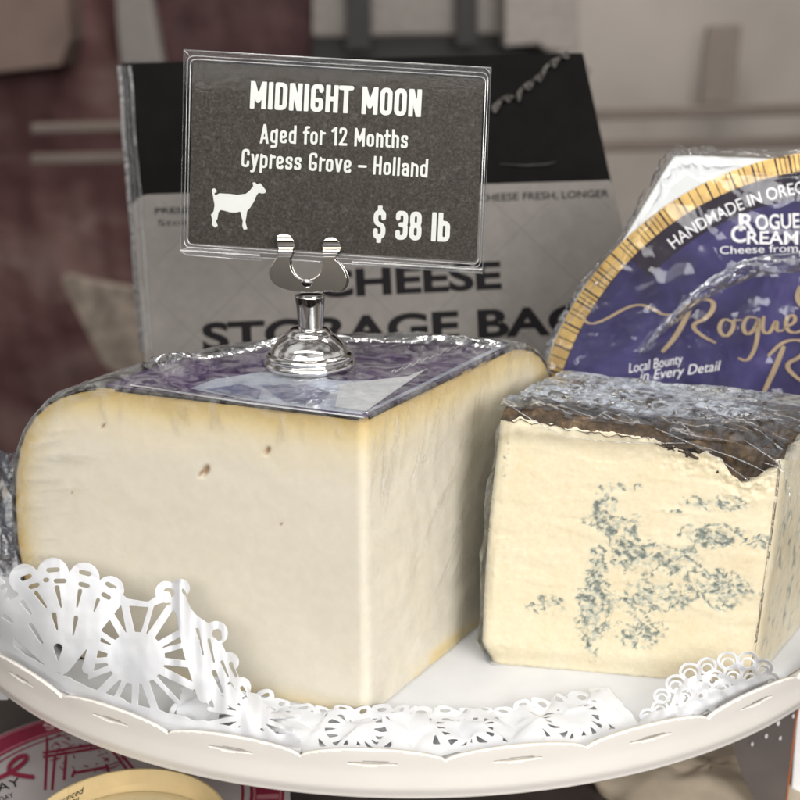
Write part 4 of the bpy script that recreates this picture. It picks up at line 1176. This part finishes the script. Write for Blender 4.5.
# ------------------------------------------------------------------ carton of cheese bags behind
def carton():
    P = Plane((0, 66, 10), (0, -1, .30))
    root = thing('storage_carton', P(380, 520), 'black and grey carton of cheese storage bags leaning behind the price sign', 'carton')
    Mbk = plain('carton_black', (.006, .0055, .0055, 1), .7, var=.2, spec=.06)
    t = NT('carton_grey'); v = t.coords()
    c = t.ramp(t.noise(v, 1.2, 6, .65), [(.3, (.185, .17, .158)), (.7, (.225, .208, .194))])
    Mgr = t.done(t.bsdf(c, .6, 0, t.bump(t.noise(v, 20, 2), .05, .02), .2))
    N = P.n
    q = [(122, 63), (583, 53), (609, 172), (640, 300), (668, 500), (160, 520), (143, 350), (124, 140)]
    mb = MB(); mb.prism([P(u, v, -.1) for u, v in q], [P(u, v, -5.0) for u, v in q])
    mb.build('carton_body', Mbk, root, smooth=False, bevel=.08)
    q = fillet([(131, 198), (612, 180), (640, 300), (668, 499), (160, 519), (143, 350)], 5, True)[:-1]
    q = [(131.5, 205), (140, 196), (148, 194.5), (600, 180.5), (609.5, 180), (612, 184), (640, 300), (667, 499), (161, 519), (143.5, 350)]
    mb = MB(); mb.prism([P(u, v, .02) for u, v in q], [P(u, v, -.11) for u, v in q])
    pn = mb.build('front_panel', Mgr, root, smooth=False, bevel=.02)
    mp = lambda u, v: P(u, v, .028); Mink = plain('carton_ink', (.012, .011, .012, 1), .7, spec=.1)
    def ink(*a, **k): b_ = MB(); text_fit(b_, *a, **k); b_.build('lettering', Mink, pn, smooth=False)
    ink('CHEESE', 316, 298.5, 502, 289, 28, mp, bold=.035)
    ink('STORAGE BAGS', 203, 352, 618, 332, 29, mp, bold=.035)
    ink('PRESERVES YOUR', 155, 214, 260, 211, 6, mp, bold=.02)
    ink('Store your', 158, 226, 240, 223, 6, mp)
    ink('KEEPS CHEESE FRESH, LONGER', 444, 203, 609, 197, 7.5, mp, bold=.015)
    mb = MB()
    for k in range(-4, 9):                              # faint diamond lattice
        for (xa, ya, xb, yb) in ((150 + k * 110, 190, 150 + k * 110 + 330, 500), (150 + k * 110 + 80, 190, 150 + k * 110 - 230, 500)):
            pts = []
            for i in range(60):
                t_ = i / 59; x, y = lerp(xa, xb, t_), lerp(ya, yb, t_)
                lx = 150 + (y - 195) * .04; rx = 606 + (y - 182) * .235
                if lx < x < rx and y > 199 - (x - 140) * .033: pts.append((x, y))
            if len(pts) > 3:
                (x0, y0), (x1, y1) = pts[0], pts[-1]; L = math.hypot(x1 - x0, y1 - y0); nx, ny = -(y1 - y0) / L * .35, (x1 - x0) / L * .35
                z = .022 + .0004 * (k + 5) + (.0002 if xa < xb else 0)
                mb.poly([P(x0 - nx, y0 - ny, z), P(x1 - nx, y1 - ny, z), P(x1 + nx, y1 + ny, z), P(x0 + nx, y0 + ny, z)])
    mb.build('lattice_print', plain('lattice_ink', (.12, .11, .105, 1), .6), pn, smooth=False)
    # clear bag: glued left side and glints of its crumpled edge, built as a strip
    Mf = film_mat('bag_film', .16, (.3, .27, .25, 1), .35, 1, .2)
    mb = MB()
    mb.grid(lambda u, v: P(lerp(117, 131, u) + lerp(0, 22, v) * (1 if v < 1 else 1) + 1.2 * nz(v * 6, u), lerp(66, 352, v), .1 + .3 * math.sin(PI * u)), 8, 40)
    mb.build('bag_side', Mf, root)
    Md = plain('carton_glint', (.055, .05, .046, 1), .4, var=.5, scale=1.5)  # grey-brown colour stands for glints on the carton
    mb = MB()
    zig = [(490, 108), (500, 98), (508, 94), (515, 96), (521, 86), (531, 80), (538, 74), (548, 62), (557, 57), (567, 50)]
    fr = lambda u: tuple(lerp(zig[min(int(u * 9), 8)][q], zig[min(int(u * 9), 8) + 1][q], u * 9 - min(int(u * 9), 8)) for q in (0, 1))
    mb.grid(lambda u, v: P(fr(u)[0] + v * 3, fr(u)[1] + v * (5 + 3 * math.sin(u * 40)), .1 + .12 * math.sin(u * 55) + .1 * v), 70, 5)
    mb.build('glint_frill', Md, root, solid=.01)
    mb = MB(); mb.tube([P(u, v, .04) for u, v in [(500, 164), (525, 165.5), (545, 164.5), (556, 162)]], .035, 6)
    mb.build('shine_line', Md, root)  # thin tube modelled for the shine across the black carton
carton()

# ------------------------------------------------------------------ under the stand: pink round box, cream tray
def pink_box():
    zt = -7.0; c = on_z(100, 803, zt); rad = 8.2
    root = thing('round_cheese_box', (c.x, c.y, SHELF), 'flat round cheese box in raspberry and white print on the shelf below the stand', 'cheese box')
    Mp = plain('raspberry_print', (.22, .016, .045, 1), .45, var=.15); Mw = plain('box_white', (.40, .37, .37, 1), .5, var=.05)
    Mpk = plain('pink_line', (.42, .16, .19, 1), .5, var=.1)
    mb = MB()
    mb.lathe([(0, SHELF + .02 - zt), (rad - .1, SHELF + .02 - zt), (rad, SHELF + .1 - zt), (rad, -.15), (rad - .08, -.04), (rad - .2, 0), (0, 0)], c, 96)
    mb.build('box_body', Mw, root, angle=40)
    disc = lambda r, a, z: Vector((c.x + r * math.cos(a), c.y + r * math.sin(a), zt + z))
    mb = MB()
    mb.grid(lambda u, v: disc(lerp(rad - .25, rad - 1.75, v), 2 * PI * u, .012), 128, 3, 0, True)
    for r0, r1 in ((rad - 2.0, rad - 2.12),): mb.grid(lambda u, v: disc(lerp(r0, r1, v), 2 * PI * u, .012), 128, 2, 0, True)
    mb.grid(lambda u, v: disc(lerp(rad - .38, rad - .46, v), 2 * PI * u, .02), 128, 2, 1, True)
    mb.grid(lambda u, v: disc(lerp(rad - 1.5, rad - 1.6, v), 2 * PI * u, .02), 128, 2, 1, True)
    for k in range(9): # light stripes crossing the band at the right
        a = R(20 - k * 9)
        mb.poly([disc(rad - .5, a, .022), disc(rad - .5, a + .05, .022), disc(rad - 1.45, a + .05, .022), disc(rad - 1.45, a, .022)], 1)
    # iron tower, looped ribbon
    mpz = lambda u, v: on_z(u, v, zt + .014)
    def line(pts, w, mi=0, z=.014):
        for (xa, ya), (xb, yb) in zip(pts, pts[1:]):
            L = math.hypot(xb - xa, yb - ya) + 1e-9; nx, ny = -(yb - ya) / L * w, (xb - xa) / L * w
            line.z += .0005
            mb.poly([on_z(x, y, zt + line.z) for x, y in ((xa - nx, ya - ny), (xb - nx, yb - ny), (xb + nx, yb + ny), (xa + nx, ya + ny))], mi)
    line.z = .014
    for q in ([(47, 737), (47, 752), (45, 790)], [(43, 757), (116, 745)], [(43, 753), (116, 741)], [(98, 727), (112, 742), (150, 790)], [(55, 756), (52, 790)], [(66, 755), (64, 780)], [(74, 773), (107, 767)], [(72, 777), (75, 770)], [(106, 764), (110, 775)], [(108, 745), (135, 780)]): line(q, 1.4)
    rn = random.Random(5)
    for k in range(60):
        y = 733 + rn.random() * 40; x = 49 + rn.random() * (52 + (y - 733) * .9)
        line([(x, y), (x + rn.uniform(-8, 8), y + rn.uniform(-4, 4))], .5)
    loop = smooth_poly([(-4, 779), (8, 774), (20, 766), (28, 758), (26, 755), (18, 757), (10, 764), (8, 771), (14, 774), (24, 776), (34, 777)], 2, closed=False)
    line(loop, 2.2)
    body = mb.build('print', [Mp, Mpk], root, smooth=False)
    mb = MB()
    for ch, ang in (('B', 108), ('O', 101), ('N', 94), ('N', 87), ('E', 80), ('S', 122), ('E', 115)):
        a_ = R(ang); r = rad - 1.30
        vs, fs = text_mesh(ch, .02); xm = sum(p[0] for p in vs) / len(vs)
        mb.add([disc(r + y * .95, a_ - (x - xm) * 1.0 / r, .03) for x, y in vs], fs, 0)
    text_fit(mb, 'DAY', -14, 796, 21, 785, 8, lambda u, v: on_z(u, v, zt + .03), mi=1)
    text_fit(mb, 'TODAY', -10, 806, 14, 797, 5, lambda u, v: on_z(u, v, zt + .03), mi=1)
    for k in range(5):
        text_fit(mb, 'a soft ripened cheese round', 150 + k * 3, 766 + k * 4 - 12, 205 + k * 3, 776 + k * 4 - 12, 3, lambda u, v: on_z(u, v, zt + .03), mi=1, bold=.02)
    mb.build('lettering', [plain('pale_lettering', (.58, .40, .40, 1), .5), M_black], root, smooth=False)
    # tray
    z2 = -4.6; c2 = on_z(126, 826, z2); r2 = 3.95
    tr = thing('cheese_tub', (c2.x, c2.y, zt), 'round cream coloured tub with a pale cheese inside on top of the raspberry box', 'cheese tub')
    Mc = plain('cream_card', (.62, .49, .27, 1), .55, var=.08, scale=.5); Mi = plain('pale_cheese', (.72, .62, .40, 1), .5, var=.06)
    mb = MB()
    mb.lathe([(0, zt + .06 - z2), (r2, zt + .06 - z2), (r2, 0), (r2 - .04, .03), (r2 - .12, .03), (r2 - .14, -.02), (r2 - .2, -1.2), (0, -1.2)], c2, 96)
    # seam where the strip overlaps
    a = R(88); mb.grid(lambda u, v: Vector((c2.x + (r2 - .17 - .01 * u) * math.cos(a + .9 * u), c2.y + (r2 - .17 - .01 * u) * math.sin(a + .9 * u), z2 + lerp(.04, -1.1, v))), 20, 2)
    body = mb.build('tub_wall', Mc, tr, angle=40)
    mb = MB()
    mb.lathe([(r2 - .22, -.98), (r2 - .35, -.90), (r2 - .8, -.86), (0, -.84)], c2, 96); mb.build('cheese_top', Mi, tr)
    mb = MB()
    vs, fs = text_mesh('sliced', .0)
    for word, ang, dz in (('ounced', 148, -.48), ('fill', 139, -.86)):
        vs, fs = text_mesh(word, .0, .3)
        mb.add([Vector((c2.x + (r2 - .21) * math.cos(R(ang) - x * .42 / r2), c2.y + (r2 - .21) * math.sin(R(ang) - x * .42 / r2), z2 + dz + y * .42)) for x, y in vs], fs)
    mb.build('lettering', M_black, tr, smooth=False)
pink_box()

# ------------------------------------------------------------------ clear divider with drops, things on the shelf at the right
def right_low():
    y0 = 50
    Pd = Plane((18, 50, -4), (-.25, -1, 0))
    root = thing('acrylic_divider', Pd(760, 800), 'smoky clear divider panel with water drops and an orange edge below the stand', 'divider')
    t = NT('smoky_acrylic')
    tr = t.new('BsdfTransparent'); tr.inputs['Color'].default_value = (.62, .58, .56, 1); gl = t.new('BsdfGlossy'); gl.inputs['Roughness'].default_value = .1
    df = t.new('BsdfDiffuse'); df.inputs['Color'].default_value = (.22, .19, .18, 1)
    m = t.new('MixShader'); m.inputs[0].default_value = .08; t.link(tr.outputs[0], m.inputs[1]); t.link(gl.outputs[0], m.inputs[2])
    m2 = t.new('MixShader'); m2.inputs[0].default_value = .55; t.link(m.outputs[0], m2.inputs[1]); t.link(df.outputs[0], m2.inputs[2])
    Md = t.done(m2.outputs[0])
    q = fillet([(720, 640), (830, 640), (800, 690), (797, 705), (785, 815), (770, 830), (735, 780), (722, 720)], 8, True)[:-1]
    q = [(728, 650), (812, 640), (799, 700), (794, 730), (786, 800), (782, 830), (762, 815), (742, 775), (731, 740)]
    mb = MB(); mb.prism([Pd(u, v) for u, v in q], [Pd(u, v, -.25) for u, v in q]); mb.build('panel', Md, root, smooth=False)
    mb = MB(); mb.tube([Pd(u, v, -.1) for u, v in [(812, 640), (799, 700), (794, 730), (786, 800), (782, 830)]], .07, 8); mb.build('edge_strip', plain('orange_edge', (.45, .12, .03, 1), .4), root)
    Mdr = plain('water_drop', (.75, .73, .74, 1), .08, 0, var=.02)
    for i, (u, v, s) in enumerate([(750, 729, 5), (778, 723, 4), (786, 712, 5), (787, 711, 3), (795, 702, 4), (763, 718, 2.4), (770, 706, 4), (793, 716, 3), (752, 744, 3), (766, 736, 3.5), (780, 738, 3)]):
        mb = MB(); c = Pd(u, v, .02)
        mb.grid(lambda a, b: c + Vector((math.cos(2 * PI * a) * math.sin(PI * b) * s * .022, -.05 * abs(math.cos(PI * b)) - .04 * math.sin(PI * b) * math.sin(2 * PI * a), 0)) + Vector((0, 0, math.cos(PI * b) * s * .034 * (1.2 if b < .5 else .8) + math.sin(2 * PI * a) * math.sin(PI * b) * .0)), 12, 9, 0, True)
        mb.build('water_drop', Mdr, root)
    # pale crumpled paper and pale wheel on the shelf
    mb = MB(); c = on_z(730, 800, SHELF); c.y += 1
    def lump(u, v):
        a = 2 * PI * u; r = 3.6 * math.sin(PI * .5 * v) ; z = 1.3 * math.cos(PI * .5 * v) ** .6
        k = 1 + .18 * nz(math.cos(a) * 2, math.sin(a) * 2, v * 3)
        return Vector((c.x - .8 + r * 1.5 * math.cos(a) * k, c.y + r * math.sin(a) * k, SHELF + .02 + z * (1 + .25 * nz(r, a, 2))))
    mb.grid(lump, 60, 16, 0, True)
    tag(mb.build('paper_bundle', plain('cream_paper', (.50, .42, .32, 1), .6, var=.1, bump=.3)), 'cream paper bundle on the shelf, under the right side of the stand', 'paper bundle')
    mb = MB(); q = [(798, 700), (840, 690), (850, 860), (788, 840), (793, 760)]
    Pw = Plane((22, 54, 0), (0, -1, .2))
    mb.prism([Pw(u, v) for u, v in q], [Pw(u, v, -1.0) for u, v in q])
    tag(mb.build('white_board', plain('white_card', (.88, .88, .88, 1), .5, var=.02), smooth=False, bevel=.1), 'bright white board at the right edge beside the divider', 'board')
    mb = MB(); q = on_z(600, 800, SHELF)
    mb.lathe([(0, .02), (5.5, .02), (5.6, .2), (5.6, 1.4), (5.3, 1.7), (0, 1.75)], Vector((6, 62, SHELF)), 64)
    tag(mb.build('tan_cheese', plain('tan_rind', (.30, .19, .09, 1), .55, var=.2)), 'low tan cheese wheel in the shade below the plate', 'cheese')
right_low()

# ------------------------------------------------------------------ soft background of the display case
def background():
    def cloth(name, pts, y, m, label, cat, amp=1.5, freq=.3, th=.25):
        (x0, v0), (x1, v1) = pts
        a = on_y(x0, v0, y); b = on_y(x1, v1, y); mb = MB()
        def f(u, v):
            x = lerp(a.x, b.x, u); z = lerp(a.z, b.z, v)
            return Vector((x, y + amp * nz(x * freq, z * freq * .35, y) + amp * .5 * nz(x * freq * 2.1, z * freq * 1.3, y + 7), z))
        mb.grid(f, 60, 50); return tag(mb.build(name, m, solid=th), label, cat)
    t = NT('maroon_cloth'); v = t.coords((1, 1, 2.2), (0, .25, 0))
    c = t.ramp(t.noise(v, .045, 3, .5, .6), [(.28, (.07, .026, .028)), (.5, (.13, .062, .06)), (.72, (.25, .165, .155))])
    Mm = t.done(t.bsdf(c, .8))
    cloth('maroon_cloth', ((-60, -60), (172, 620)), 230, Mm, 'dark maroon cloth hanging at the left behind the cheeses', 'cloth', 2.2, .12)
    cloth('maroon_drape', ((150, -60), (318, 130)), 240, plain('maroon_drape', (.075, .035, .037, 1), .8, var=.3, scale=.2), 'short maroon drape above the carton, between the grey post and the steel shelf', 'cloth', 1.2, .15)
    def slab(name, px, y, th, m, label, cat, bevel=.3, n=None):
        mb = MB(); mb.prism([on_y(u, v, y) for u, v in px], [on_y(u, v, y) + Vector((0, th, 0)) for u, v in px])
        return tag(mb.build(name, m, smooth=False, bevel=bevel), label, cat)
    slab('grey_post', [(112, -60), (140, -60), (163, 66), (121, 66), (118, 40)], 215, 4, plain('grey_post_paint', (.24, .22, .21, 1), .5), 'slim grey post behind the left corner of the carton', 'post')
    slab('reflection_patch', [(-30, -40), (62, -40), (70, 40), (60, 66), (-30, 76)], 218, 10, plain('tan_reflection', (.20, .145, .125, 1), .8, var=.25, scale=.05), 'tan slab standing in for a mottled glass reflection at the upper left', 'reflection')  # slab added in place of a mottled reflection in the glass
    root = thing('steel_rack', on_y(410, 40, 230), 'grey steel rack with two dark uprights above the price sign', 'rack')
    Ms = plain('rack_steel', (.21, .19, .175, 1), .4, .3); Mk = plain('rack_black', (.02, .018, .018, 1), .5)
    def part(name, px, y, th, m):
        mb = MB(); mb.prism([on_y(u, v, y) for u, v in px], [on_y(u, v, y) + Vector((0, th, 0)) for u, v in px]); return mb.build(name, m, root, smooth=False, bevel=.15)
    part('back_panel', [(312, -60), (508, -60), (508, 32), (312, 36)], 234, 1, Ms)
    part('lower_panel', [(312, 37), (508, 33), (590, 70), (560, 120), (312, 120)], 236, 1, Mk)
    part('upright', [(345, -60), (370, -60), (371, 50), (346, 51)], 229, 2, Mk)
    part('upright', [(455, -60), (477, -60), (478, 46), (456, 47)], 229, 2, Mk)
    slab('pale_box', [(505, -60), (577, -60), (579, 52), (544, 50), (540, 44), (505, 47)], 222, 8, plain('pale_card', (.33, .30, .28, 1), .5), 'pale grey box hanging behind the top right corner of the carton', 'box')
    Mr = plain('beige_reflection', (.19, .155, .135, 1), .5, var=.15, scale=.1)
    bands = []  # solid bands added to imitate reflections in the case glass
    for (va, vb, label) in ((129, 108, 'beige band standing in for a glass reflection behind the carton, the upper of the pair'), (160, 141, 'beige band standing in for a glass reflection behind the carton, the lower of the pair')):
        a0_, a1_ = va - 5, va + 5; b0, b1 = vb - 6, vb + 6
        slab('reflection_band', [(30, a0_), (860, b0), (860, b1), (30, a1_)], 190, 2, Mr, label, 'glass reflection')['group'] = 'beige rails of reflected light behind the carton'
    # blurred shop behind at the right
    t = NT('shop_board'); v = t.coords()
    c = t.ramp(t.noise(v, .035, 3, .5, .4), [(.3, (.43, .39, .355)), (.7, (.56, .515, .475))])
    Mb = t.done(t.bsdf(c, .7))
    mb = MB(); q = [(560, -80), (900, -80), (900, 480), (560, 480)]
    mb.prism([on_y(u, v, 290) for u, v in q], [on_y(u, v, 294) for u, v in q])
    tag(mb.build('case_side_panel', Mb, smooth=False), 'blurred warm grey panel behind the wrapped cheese at the right', 'panel')
    slab('brown_post', [(709, 26), (742, 24), (735, 103), (702, 104), (704, 60)], 276, 3, plain('brown_post_paint', (.30, .255, .23, 1), .8, var=.1), 'blurred brown post standing far behind the wrapped cheese', 'post')
    mb = MB()
    c = on_y(108, 322, 205)
    q = smooth_poly([(56, 272), (100, 284), (132, 288), (160, 300), (168, 372), (110, 378), (88, 336), (70, 300)], 2)
    mb.prism([on_y(u, v, 205) for u, v in q], [on_y(u, v, 205) + Vector((0, 2.5, 0)) for u, v in q])
    tag(mb.build('paper_packet', plain('pale_packet', (.36, .30, .25, 1), .8, var=.45, scale=.35), smooth=True, bevel=.3, angle=40), 'pale paper packet behind the back left corner of the firm cheese', 'packet')
background()
